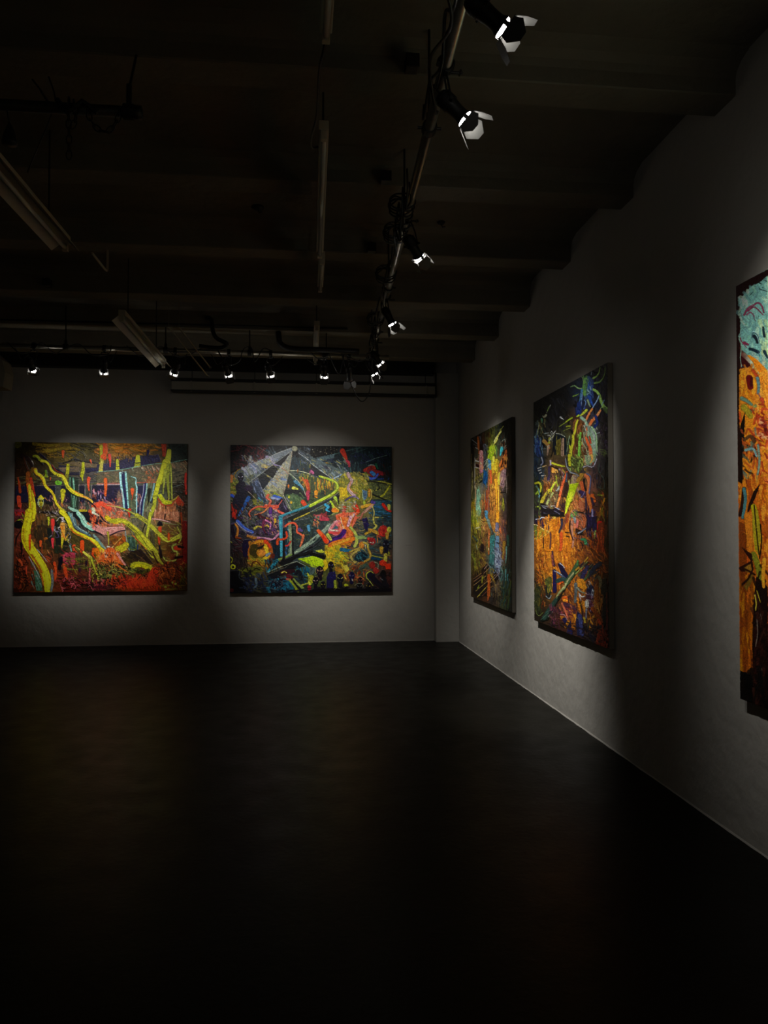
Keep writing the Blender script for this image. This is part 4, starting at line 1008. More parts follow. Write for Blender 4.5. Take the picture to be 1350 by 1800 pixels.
P2 = """
@ 400 775 9
p 14141c 45 60 1350 60 1350 300 600 330 400 400 45 500
b 60 60 70 600 460 60 50 110 18 14141a 202028 1c2428 101018 241c20
b 60 120 80 640 400 50 70 120 18 5c2430 6c2c34 48202c 7c3840 381820
q 16 140 90 620 380 150 16 702c38 5c2430 883c44
b 12 60 200 200 440 80 30 120 14 301418 1c1010 401c20
s a0a8a4 8 4 470 90 560 140 680 215
s 2c5468 40 20 620 150 720 190 800 200
b 26 620 90 1000 200 15 30 90 14 141820 1c2830 0c1018 24343c
s 506078 20 12 370 240 400 300 380 360
e d0d0e0 365 270 14 34
p 5c6870 1010 110 640 260 420 350 200 440 60 520 80 660 330 700 470 560 720 370 1000 165
b 90 220 240 760 560 60 25 100 18 8c98b8 707c9c 9c9c90 a8a888 6c7478 b8b4c8 5c6448 7c8470
b 30 640 140 960 330 65 15 110 20 6c7c8c 88909c 5c6874 4c5c60
s b0b0d8 44 30 230 430 290 480 330 520
s b4b0dc 50 30 350 370 420 430 450 490
s 3c5ca0 20 14 350 380 430 460
s 4868b0 22 10 400 360 480 420 560 450
s 283050 16 8 430 400 540 440 640 430
s b0a4c8 60 40 620 260 700 300 720 350
s c8a838 70 50 560 390 620 410
s a0a070 60 40 480 350 580 330 620 300
s e8e8d8 6 5 590 290 640 340 680 370
l c8ccc8 7 5 1000 110 820 175 640 255 340 380
l a8aca4 7 6 1010 150 720 370 470 555 320 660
b 30 120 480 400 700 50 30 90 20 8c8c64 747850 a0a078 5c6040
s b08c30 16 12 120 620 100 540 150 470 200 440
p 100c18 1000 170 880 260 730 370 860 400 960 240
p 38545c 990 190 800 300 760 340 880 300 940 240
p 14141c 640 420 740 380 860 390 720 590 560 490
b 24 600 380 850 580 40 30 80 16 1c1c24 48545c 2c343c 6c7480 141414
s 9c8cc0 16 10 730 375 800 390 840 400
p 343c38 470 560 560 500 700 600 640 660 470 590
b 14 480 510 700 650 30 14 100 10 4c544c 606860 2c342c
p 1c2430 470 590 640 660 560 780 470 700
b 24 470 580 640 770 60 30 60 14 28344c 10141c 3c4858 505c70
p 888c78 1010 160 960 500 860 930 600 930 570 770 700 600 850 400
b 90 640 400 960 860 30 40 90 20 a8a468 98a0a0 b8a44c c8b480 78808c 888c50 b0b4b8
b 30 900 170 1010 440 85 16 100 18 98a0b4 70809c b0b098 6c7c90
b 30 750 480 950 640 20 30 90 18 c09c48 9ca4c4 b8b0a0 5c80d0 d8a868
s 4c78d8 40 24 850 600 900 610 940 620
s 6c84b8 70 40 700 630 760 700
b 30 580 680 880 900 25 20 100 20 7c8444 989c58 5c6430 c0b46c 44483c
s 9cb028 40 20 740 840 800 880 860 890
s 4870d0 60 40 740 880 850 910
s a4b0d8 40 30 700 900 780 920 860 930
l c0c4c0 8 8 1000 160 720 590 560 780
l b0a488 8 6 1010 240 960 520 880 840
l a0a080 6 5 640 660 740 710 850 830
s f08c68 16 10 850 420 900 460 950 520
e a8a890 1055 125 46 42
e c0bca4 1050 115 30 28
p 0c0814 1050 170 1200 180 1260 240 1300 300 1130 280 1060 230
p 2c3c44 1010 250 1200 280 1350 380 1350 520 980 480
b 50 990 250 1350 500 85 16 80 16 2c4c54 44606c 1c2c34 38546c 4c5c58 243c48
b 20 1150 300 1350 490 85 10 60 12 7c7828 4c5828 a87c28 30442c
p 4c5860 1110 110 1350 260 1350 400 1240 320 1110 180
b 24 1120 120 1350 380 35 12 110 18 5c6c78 7c88a0 48545c 8c8c80
l c8d0d8 9 9 1110 190 1230 270 1350 375
b 10 1110 80 1350 240 0 90 8 10 f0f0e0 b0b0a0
p 445030 1130 540 1350 560 1350 900 1200 760 1120 640
b 60 1130 540 1350 760 88 6 90 14 a8a82c 606828 c8b430 384c2c 7c8c38 d4802c
s e0e0b8 10 12 980 470 1100 475 1220 500 1350 545
s c07828 14 10 1105 450 1105 520
s d070a0 50 50 1310 495 1340 500
s d05428 70 50 1240 640 1280 800
s e07830 40 20 1180 590 1220 660 1260 760
s b8405c 70 60 1270 820 1260 920
p 283430 960 520 1130 660 1240 860 1280 1000 1220 1130 1010 1140 880 860 930 700
b 50 920 540 1200 820 60 40 80 18 344c48 4c6c54 1c2c34 5c7c5c 283c48 141c24
s 4c88a8 50 30 1060 640 1140 700 1200 770
s e0e060 60 30 1040 750 1100 760
e f08c20 960 720 14 34
s 14181c 60 40 900 800 1100 800 1200 860
p 506c48 910 850 1100 850 1250 970 1290 1000 1030 1140 950 980
b 50 930 860 1240 1120 40 40 90 22 5c7c54 748c5c 405c48 8c9c6c 6c8460
e d8dc3c 970 890 16 22
e d8b030 1005 975 16 22
s e05430 70 60 1190 970 1220 1010
l d8d8b8 10 10 880 860 950 990 1020 1130
l d0d8c0 9 7 970 510 1100 620 1190 740 1230 860
p 241c34 860 900 1000 1140 880 1170 720 1060 760 980
b 40 740 930 1000 1180 55 30 90 16 342448 483060 20182c 5c4c74 8c84a0
p 404c60 480 600 560 790 620 960 560 980 440 880 380 760 340 700
b 40 370 620 600 960 60 16 110 18 48587c 6c7ca4 38445c 8c98b8 2c3444
s 5090a8 30 20 490 900 560 960
l b0b4c0 8 8 475 590 550 780 620 950
p 14141c 150 700 340 700 440 860 440 940 300 900 160 860
b 50 60 780 420 1240 60 30 110 20 0c1420 1c1c2c 14141c 24303c 0c0c14
s 2c64b0 60 30 330 900 260 1030 180 1180
b 14 160 940 330 1180 60 14 100 12 4c88c8 2c50a0 1c2c50
s 484c28 60 50 430 860 420 960
s b4a498 8 6 290 770 380 850 460 930 540 970
s b8b8a8 8 6 340 690 350 740 340 770
l 8c9090 8 8 440 950 180 1190
s a4a85c 50 40 70 600 60 700
p 6c7028 40 640 140 640 190 700 150 820 50 840
b 30 40 620 200 840 30 30 110 16 8c9434 6c7428 a8a848 b87c40 4c5020
s c87840 60 40 60 560 60 640
s 3858c0 50 30 60 860 120 890
s b02818 80 80 100 1000 110 1200
h 100c24 205 570 62 c8c0e0
s 1c1430 80 90 240 680 170 720 190 800
s 18142c 150 170 220 800 220 860 180 920 160 1000
e 2c1838 330 750 60 50
b 40 60 1000 360 1250 70 40 70 16 501c14 34141c 241018 6c2c1c 1c1420
b 60 240 1060 620 1250 60 60 80 16 5c5444 484438 7c705c 30281c 8c8068
b 40 420 940 560 1100 40 60 70 20 8c8c24 a0a03c 686c24
s ec7050 40 30 640 860 620 900 680 950 660 1000 690 1040
s f08068 20 14 640 870 620 910 690 950 650 1000
s e46040 50 60 600 1030 680 1040 780 1040
s e46848 26 20 600 1050 480 1040 380 1090 340 1150 370 1220 340 1250
s e88c58 26 14 640 1050 560 1130 430 1170
s f07058 30 40 700 1050 780 1100 880 1150
s e87060 18 12 720 1040 800 1020 860 940
s 5c2c84 50 40 680 1070 680 1180 700 1250
b 30 620 1080 800 1250 60 50 60 16 b8a898 5c3870 c8bca8 8c78a0
s 501820 60 80 500 1180 560 1230 640 1250
s 3c98b0 30 36 810 1210 1000 1130 1200 1060 1350 990
s 60b0c0 14 14 820 1190 1000 1120 1200 1050 1350 985
p 1c2420 860 1260 1350 1030 1350 1120 1050 1260
s c8b848 20 20 1040 1250 1200 1180 1350 1110
p~ a8b0bc 1000 112 640 258 420 345 230 430 330 560 480 480 720 350 1008 160
p~ b4b4a4 1012 168 860 400 700 600 600 740 860 850 900 780 965 480 1020 200
b 26 640 300 940 820 40 30 70 14 b8b49c 8c94a8 c8b478 98a07c d8a060 7c88b0
b 20 260 300 700 520 50 25 80 14 b8b8d0 8c98b0 c0c098 6c80b8
p 120c1a 1000 172 880 262 735 368 820 385 900 330 960 230
p 141416 640 425 720 385 790 440 720 590 570 495
p 1c2228 490 575 560 520 690 605 640 655
p 1c2432 480 600 560 590 640 660 560 775
l b8bcc0 9 6 1000 112 640 255 420 350
l a8aca8 8 7 1005 160 720 368 470 560 320 665
l b8b8b0 8 7 1010 165 860 400 720 590 560 780
l b8a890 9 7 1015 170 985 350 950 560 870 880
e b0b098 1055 125 44 40
@ 545 775 9
p 0c0c10 0 80 700 90 380 210 130 270 0 240
b 26 20 100 420 230 0 90 9 12 f4f0d8 c0b890 8c8c78
b 30 0 90 700 240 20 30 60 12 14141c 241c1c 1c1818
p 5c747c 90 270 380 205 370 270 160 320
p 203048 150 320 380 270 420 330 300 360
p 14242c 380 210 1270 100 1270 620 900 620 600 480 400 440 350 370
b 110 400 110 1270 480 85 8 100 18 1c343c 28444c 102028 243c44 345058 182c30
b 50 640 180 1270 360 30 30 110 18 24284c 1c2440 30305c 14202c
b 40 440 330 780 500 88 6 80 12 38545c 507074 6c8c88 1c343c
l 4c6c68 12 8 380 210 640 140 780 110
l 7c9c94 9 5 870 340 1020 280 1200 230
l 3c5c58 8 6 640 210 900 120
s c83820 80 40 500 160 540 240 570 320
s b83c4c 44 36 570 320 600 340 610 400
s a02c20 60 30 860 470 920 430 960 410
s b83c24 110 40 930 460 980 430 1010 440
s 8c2430 60 60 1000 480 1100 510 1150 530
s 7c2028 60 40 940 420 920 500 1000 560 1080 540
s 3878b8 50 60 960 500 1000 530
s 4864d0 40 30 890 570 960 600 1030 580 1060 530
s 284890 20 12 1060 610 1160 600
s 284890 16 10 1220 620 1240 590
s a0b0a8 10 8 910 400 960 380 1020 400
s 1c6c50 30 20 1030 370 1060 440
b 20 1150 350 1280 620 80 20 90 16 3c1c14 2c1410 1c1414 541c10
s d8b040 12 8 210 350 270 350 330 360
p 607074 0 250 100 290 560 500 600 620 420 660 330 600 0 360
b 90 20 280 560 640 35 22 90 20 8c9ca4 78889c a8a874 60747c b8b4ac c0b878 5c6c60
l c8d4d8 10 8 0 350 150 460 340 600
s a8c0e8 24 14 360 600 480 540 520 540
p 848438 430 640 640 500 760 530 900 640 960 760 960 940 760 960 460 960 460 740
b 140 450 520 920 960 40 60 80 24 a8a43c 8c8c30 c0b430 747c34 989438 b8a860 7c7828 d0bc40
p d0b41c 460 760 570 740 590 860 480 900
b 20 460 740 600 920 0 20 80 20 e4c428 c8b024 d8b838
b 60 640 500 920 700 45 60 70 18 a8a454 8c8c4c c8b864 b08c34 6c7444
p 5c6440 900 640 1270 690 1270 900 1100 880 960 860
b 60 900 650 1270 940 20 40 100 22 606834 747c40 4c5438 8c8c40 3c4430
q 8 1000 700 1130 800 60 10 20241c 1c2018
s bcb844 16 14 830 630 960 650 1120 650 1280 690
s b0b030 30 24 1110 890 1170 840 1250 720
s 1c1c10 16 12 900 640 1080 660 1200 690
s 1c2018 20 16 980 850 1100 900 1260 970
s c8a8b0 50 44 590 520 620 580 650 640 600 740 640 820 700 870
s dcc0c0 20 20 600 530 640 640 610 740 660 820
s d88c5c 12 10 640 640 620 740 660 800 740 830
s b0a0c8 16 20 560 940 640 890 720 890 760 920
s 4c3c90 14 8 550 950 620 900 700 880
p 5c7c98 820 770 900 800 890 920 840 940
s a8c4b0 10 8 820 770 830 900 860 960
s a8b83c 40 30 850 960 860 1030
s d89838 40 30 930 780 930 880
s d8b060 10 10 960 780 965 900 900 980
s 1c3434 60 60 980 960 1100 960 1250 990
p 2c5460 980 950 1270 950 1270 1160 980 1200
b 50 960 950 1270 1250 5 12 120 20 2870a8 204c60 347ca0 1c343c 3c6c80 142430
s b83038 50 40 1170 1040 1230 1100
s d02c1c 50 30 1150 1010 1200 1080 1270 1120
s d0c85c 50 40 1240 1030 1245 1080
s e84424 90 70 700 1030 740 1100 730 1140
e f0f0e0 700 1040 8 12
s c84c34 60 60 540 1060 530 1110
b 40 480 960 740 1130 50 50 70 18 b0b08c 8c9468 a8a8b0 5c6848 c8bc90
p e46c48 520 1140 800 1130 700 1200 420 1260 400 1180
b 20 450 1130 790 1250 -20 20 90 16 f08c68 d85c3c c85040 f4a088
s d8b0c0 40 30 690 1170 640 1250
s d8a438 50 40 820 1050 920 1020 990 1010
s c89880 44 40 860 1130 940 1060 980 1020
s c0b86c 20 16 980 1040 1010 1140 990 1250
s a86c58 30 30 790 1250 830 1150
s 5c4c9c 50 40 980 970 1010 980
s d8c858 12 12 1000 1215 1150 1220
p 24282c 0 360 300 590 0 540
b 20 0 370 280 570 40 20 70 14 342c4c 281c34 504c60
s c86c9c 44 40 10 480 40 510
s f0f0b8 8 8 130 550 240 570 310 600
p 4c5838 0 570 180 580 380 680 400 740 330 850 80 980 0 1000
b 60 20 590 400 850 85 10 80 16 d8b030 6c7034 e08828 a8a838 48503c 8c8c48 3c4838
b 20 80 620 320 790 88 5 110 16 e8c428 f09828 d88024
s f0a028 60 50 90 810 90 890
b 20 0 800 260 950 60 50 60 20 304440 1c242c 6c8c48
s c8e840 30 44 150 560 300 610 400 660 430 720 410 780 330 850 200 920 0 1030
s dcf058 14 16 160 555 310 605 405 660 430 720 405 780 320 850 190 915 0 1015
p 34383c 0 1060 330 900 450 820 450 880 330 960 150 1060 0 1140
l 98b8b4 8 6 0 1130 160 1040 310 960
s c4e454 50 24 390 900 440 960 440 1000
s c8e444 30 40 320 960 360 1020 370 1050
p 101014 420 880 460 860 460 1000 440 1010
p 1c2c34 220 1060 330 980 350 1180 230 1180
s 48b0d8 44 20 240 1010 290 1050 250 1090 300 1120
s f09028 70 60 370 1100 430 1110
s f0c850 20 12 380 1040 450 1100
p 343c34 0 1140 220 1060 240 1180 60 1260 0 1260
b 20 0 1080 230 1250 60 40 60 14 4c5840 2c3830 8c8c48
s a8c468 9 8 290 1200 380 1150 440 1130
b 30 60 1160 300 1260 50 60 60 22 c84c54 a83840 d86c60 802c34
s d8686c 40 40 80 1250 110 1190 200 1210 270 1240
@ 400 910 9
b 160 60 0 820 300 40 60 80 18 402c54 2c2040 5c3c6c 1c1824 84707c 301c28 181018
b 50 240 0 460 220 40 30 100 18 5c6454 7c8070 3c4440 0c0c10 4c4c48
s 4c6cc8 60 50 160 60 220 130 300 190 390 230
s 9c9cb8 16 12 140 70 210 150 300 210 380 240
s 1c0c24 40 60 70 130 90 230 120 300
s c88434 26 40 120 100 160 160 160 240 140 310
s 883c14 30 20 140 310 210 330
s 6c2440 30 20 560 160 600 240
s d8c43c 20 26 470 130 540 150 620 120 650 140
s b8b050 40 30 430 170 470 140
s 782c50 60 40 580 60 560 140
s e08cb8 24 16 600 40 680 90 670 180
s d0b420 60 50 740 40 750 60
b 50 560 0 820 260 50 60 60 14 4c2c70 d8b048 6c3c8c e0a068 341c4c a05878
b 30 90 370 280 560 20 40 110 18 401820 301418 502028 241420
b 30 60 520 340 800 80 30 110 22 241814 1c1418 301c14 181014
p 180c30 260 350 420 340 400 420 340 500 330 640 250 620 230 440
s a87434 40 44 320 290 420 320 520 330
s c88ca8 34 30 480 320 580 330 650 340 720 350 780 290 820 250
s 50204c 20 20 440 350 560 340 640 370
p 0c2430 700 360 840 330 840 640 740 680 720 500
b 30 700 340 850 640 85 12 100 18 142c54 0c1c2c 183048 0c1420
s c84c20 40 40 900 330 800 350 790 420
e a05c18 520 560 200 220 20
b 80 350 380 680 760 70 50 100 26 a8681c c88c20 8c5c18 6c4c18 b87c24 402c14 d0a028
s d09020 30 50 380 460 460 390 560 380 620 420
s d0481c 60 30 600 380 650 430 680 480
s d8b828 60 60 600 450 620 540 640 600 560 680
e d08c38 550 560 60 50
s 1c1810 34 20 480 490 540 470 570 440
s 3c340c 120 80 420 480 400 560 440 620
s 8090a0 44 34 620 600 670 570
s 5c2414 60 60 620 720 700 660 720 600
b 40 360 620 600 820 30 30 100 26 8c8424 a89c2c 6c6820 5c5420 7c6c20
s 4c1c0c 16 12 380 800 400 720 460 700 520 760
p 4c5018 220 800 520 780 560 840 460 900 320 950 230 900
b 24 230 820 540 940 0 20 110 20 5c6020 747828 3c4014
s 1c140c 14 14 240 840 290 790 340 850 400 850 450 810 510 830
e a8ac28 90 785 44 40
e 141418 90 790 18 20
s a0a428 16 14 40 620 80 660 60 720
s a0a428 12 10 50 380 70 400
p 08080c 50 850 180 840 220 960 300 1100 300 1200 50 1200
b 26 50 860 400 1200 60 40 90 30 0c0c14 101018 14141c 08080c
s 3c4448 14 8 190 860 190 960 270 1010
b 70 240 900 700 1200 40 50 100 24 18203c 202848 101420 2c3850 141830
s 4c5c68 40 20 450 980 460 1080 420 1120
p 080808 880 160 910 160 910 680 800 760 880 640
p 3898b0 810 0 870 0 875 620 840 620
l 58b0c0 12 12 830 0 850 620
p 1c3848 900 40 1000 30 1000 580 920 620
b 40 920 80 1000 600 85 14 60 14 2c5ca8 4880c0 1c3458 8c9c78 3c6c90
p 8c9878 960 60 1020 60 1020 580 920 650 920 620 990 560
p 0c0c10 1010 40 1040 20 1060 600 1030 610
p 303c3c 1040 60 1350 0 1350 330 1160 490 1050 540
b 90 1050 20 1350 430 30 60 70 16 384844 445450 2c3838 506058 283430 6c6c38
s e86848 30 30 910 140 980 90 1060 90 1100 150 1100 230 1150 260 1200 300
s d87850 44 20 1200 290 1180 380 1150 460
s d04c24 30 30 930 230 940 300 900 340 820 350
s c83828 20 20 1000 380 960 440 920 450
s 58a0c8 50 40 1280 140 1290 210
s 6c5c98 60 30 1140 190 1180 210
p 8ca08c 1060 540 1350 330 1350 410 1200 520 1060 590
l c0d0b0 8 8 1060 560 1200 480 1350 350
p 7c9c50 780 660 870 640 860 670 800 700
p 7c9c40 920 620 1030 580 1030 600 920 650
p 0c0c10 1060 600 1350 440 1350 580 1100 640 1000 720 900 800 800 720 880 680
b 20 1060 460 1350 600 -20 30 100 10 4c5c60 1c1c20 34444c
s 287c94 60 40 780 690 700 790 650 860
b 30 600 680 800 860 60 30 80 20 1c4c58 28687c 142c34 0c1418
p a8cc14 1110 660 1350 620 1350 770 1160 680
p 4c5420 1110 670 1350 780 1350 830 1120 690
p 101014 1100 700 1220 770 1100 840 900 820 960 760
l 98a48c 8 7 620 880 800 800 960 740 1100 700 1350 830
p 101418 620 920 960 780 900 900 680 1010
p 1c5c74 650 1020 830 960 1010 980 1060 1140 980 1170 700 1150
b 60 640 960 1060 1190 40 50 80 24 24687c 184858 141c2c 2c7c90 0c1420
p 1c6478 1040 840 1250 770 1350 840 1350 1010 1180 900
b 50 1040 800 1350 1080 60 50 80 20 1c2c40 2c6c80 141824 50541c 28485c
q 16 700 980 920 1150 110 26 100c1c 140c20 3c4850
s 141420 40 34 1080 900 1120 850 1170 900 1180 980
s 30101c 80 60 870 880 960 860 1040 850
s 5c1420 60 50 960 930 1020 960
s c8b850 20 14 860 880 900 860 940 880
s a85c4c 40 30 990 990 940 980
s 8c9828 30 50 990 1000 1060 1080 1120 1170
s 88984c 24 40 1050 980 1110 1050 1200 1130
s 14141c 20 24 1020 980 1090 1080 1160 1160
s a8b040 24 20 1180 1080 1300 1040
s c8cc40 20 60 1270 890 1300 960 1310 1050
s 8c2430 60 50 1300 1110 1300 1140
b 30 50 1140 1350 1200 0 20 110 20 0c0c14 10101c 14142c 0c0810
e 401414 70 1160 34 30
@ 545 910 9
b 50 0 0 300 320 50 40 80 20 4c6460 3c504c 5c7870 2c3c3c 688478
b 160 600 0 1290 700 8 30 100 22 204450 1c343c 2c5c6c 302c30 183848 3c4c4c 14242c
s 8ca090 60 60 0 410 100 320 220 220 300 120
s b4c0a4 10 10 0 360 120 270 280 130
b 20 0 280 240 480 -35 20 100 16 1c2024 2c3438 141418 586460
s c0485c 70 50 180 20 280 30
b 20 60 20 140 140 60 40 60 14 f0b060 e88850 704048
p e07880 290 210 380 60 480 40 560 180 500 280 400 290 280 240
s f0c0c0 14 14 290 210 340 120 420 50
s f09098 26 26 310 220 370 120 440 60
p 48707c 350 190 410 120 460 180
s e8e8c8 20 12 330 200 440 215
s e05050 26 24 300 240 400 250 480 240
p e07838 440 0 620 0 700 0 660 180 700 330 640 460 540 400 560 300 560 180
b 50 450 0 680 400 80 30 90 22 e87c34 f09850 c86028 f0b070 a85424
s e8b0c0 50 40 640 0 600 130
s f0e0b0 12 8 480 0 520 150 560 220
s f0785c 50 20 720 0 690 90 660 150
p d86480 480 240 570 200 570 320 500 330
s 4c1c78 70 60 540 220 480 300 400 340 300 390
s 302058 30 20 340 330 440 300 520 280
s f08428 70 90 680 340 580 370 480 390 380 420 330 450
s f0a838 40 40 620 340 480 400 340 440
s d89428 20 20 640 420 520 430 440 460
s f08028 60 30 330 460 310 530 330 590
s f06830 50 80 130 210 200 290 260 380
s f0401c 34 40 200 300 250 380
s c8cc5c 60 40 280 280 330 350
s b8c060 40 50 640 160 720 260 740 380 710 460
p 8ca464 700 290 840 290 930 340 760 350
p c8a820 250 500 400 440 500 500 560 620 520 700 400 720 260 820 220 740
b 110 240 460 580 760 40 70 80 24 d8bc2c b8a828 c8b020 98982c e0c838 8c9838 a87c20
b 30 400 560 620 720 30 30 80 20 788c38 4c7050 a8ac30
s 246c8c 60 40 500 510 640 530
s b83c34 50 30 930 340 980 350
e 8c2024 985 380 54 60
s e8e0d0 14 8 955 400 975 405
s e8e0d0 14 8 1000 395 995 415
s c8c460 24 30 1000 0 1010 90 1050 140 1000 190
s b89038 50 50 940 200 1010 220 1090 260
s c09830 40 30 880 260 950 230
s a89858 10 10 740 220 840 210 880 180
p 201848 820 20 900 0 930 120 900 220 860 180
e a02824 1160 220 80 90
b 20 1080 150 1240 320 60 60 60 22 b8342c 8c1c1c c04830
e b0b044 1250 200 34 46
s a88434 60 40 1220 260 1220 330
s b87c40 16 14 1060 290 1070 400
h 0c0c20 1205 430 66 8890a8
b 20 1110 360 1290 560 60 50 60 22 10101c 14142c 0c0c14
s a88830 60 40 1130 490 1130 560
s a8a040 60 60 1200 600 1190 690
s 7c7c2c 30 30 1250 560 1250 600
e c88434 820 440 44 54
b 14 780 390 930 540 60 50 50 14 c8b054 e0a050 8c6c3c e8d8a0
s b4a44c 30 30 850 400 910 430 920 500
s b09c48 30 30 790 490 700 520 630 550
s b0a058 34 34 780 520 690 570 650 620 680 680 740 720 800 730
s a88c3c 36 34 930 520 960 600 940 660 880 700 830 760
p 0c2430 720 600 820 540 920 600 880 680 780 720 700 660
b 24 710 550 920 700 40 40 70 14 1c4c5c 2c7484 0c1c24 48848c
s 98a048 14 14 980 610 1080 630 1160 650
s 0c3c5c 34 30 980 650 1120 670
s a86424 70 40 820 740 760 780 700 800
s 6c3018 90 60 700 800 780 880
b 40 600 700 960 900 -30 40 100 20 8c5424 5c3418 2c5c5c 48404c a07030 343434
e 8c2820 990 760 50 60
e 942c24 1050 850 50 50
s a0a890 8 6 1020 710 1080 740 1080 820
e b83018 1160 730 56 50
p d03414 1180 740 1280 740 1290 830 1210 830
p b0d014 0 620 60 610 250 690 200 790 130 790 0 730
b 12 0 620 240 780 20 14 110 20 b8d41c a0c414 c0d830
p c4cc3c 80 530 190 510 240 560 160 570
p 343828 60 530 260 590 250 610 100 560
p 080808 0 540 260 610 250 670 0 600
s c8b020 60 60 240 700 260 780 220 830
p 4c5c58 0 780 120 820 60 900 0 920
s 9c9c28 90 60 20 960 40 1020
p c8bc4c 500 780 590 760 630 830 620 870 540 890 590 1000 540 960 540 870
s a87824 70 60 430 820 500 860 520 860
b 24 420 780 560 940 50 50 60 20 a88828 8c6420 c0a030
b 40 540 860 900 1050 60 60 70 22 6c3424 8c5c24 a04024 4c3420 7c2c1c b06c2c
h 180c1c 160 850 74 a88468
b 22 100 790 230 980 70 50 40 8 d8b860 140c10 b08858 281420
s a8a858 8 6 95 820 90 870 110 900
h 0c0814 335 760 58 686890
p 1c1848 300 880 400 860 420 960 370 1150 270 1150 270 950
h 0c0818 95 1010 60 d8b8a8
h 0c0814 215 1070 54 a8a040
h 0c0c20 485 970 70 b0b060
h 100c34 665 930 62 8078a8
s a09c8c 20 16 675 990 680 1010
h 140c10 805 1000 46 a05c6c
s b8703c 12 10 750 970 800 945 850 980
h 0c0c10 790 1100 60 5c5c60
s 70745c 8 8 715 1090 760 1055 830 1060 850 1110
h 0c0c10 930 1100 54 a08c34
e 14142c 965 930 74 70 30
s a8ac38 22 10 900 970 900 900 960 860 1010 890
s a0a84c 14 8 900 960 960 1030 1010 1100
s 100c1c 80 80 990 960 1070 1040 1140 1100
h 080808 1165 900 60 141414
s 14141c 80 60 1180 1000 1220 1100
s 8c9098 8 6 1120 970 1170 1010
s a8a898 10 6 1165 1125 1200 1175
s 909c30 40 40 400 1020 410 1120
s a0a820 50 30 570 1080 600 1080
p 08060c 150 1130 1290 1130 1290 1200 0 1200 0 1160
b 30 20 1100 1290 1190 0 30 90 24 08080c 0c0810 10081c 0c0c14
b 24 1080 860 1300 1180 60 50 80 24 0c0c10 14101c 201018 101014
"""
B2 = ["1e1416 3a2428 2c3440 48525a 18181c 202c34 16242a 12161a",
"3a2c28 6c7080 6e7468 505c58 343c3c 6a7068 28343a 1c2428",
"504e30 4a5058 686c58 4e5a44 6c7038 8a8636 74702e 3e4424",
"2c3040 34384a 5c4650 3c4644 3a4648 6a5a40 6c6440 24343c",
"242024 3c3034 443848 28404a 2c3836 8a4c38 4c5450 3c3c34",
"221c1c 5c4420 4c3c20 22303a 3c4430 7a6828 3c4c40 4a2c20",
"14141a 30301c 1c2a34 202c30 46501c 3a3418 2c2420 2c1214"]
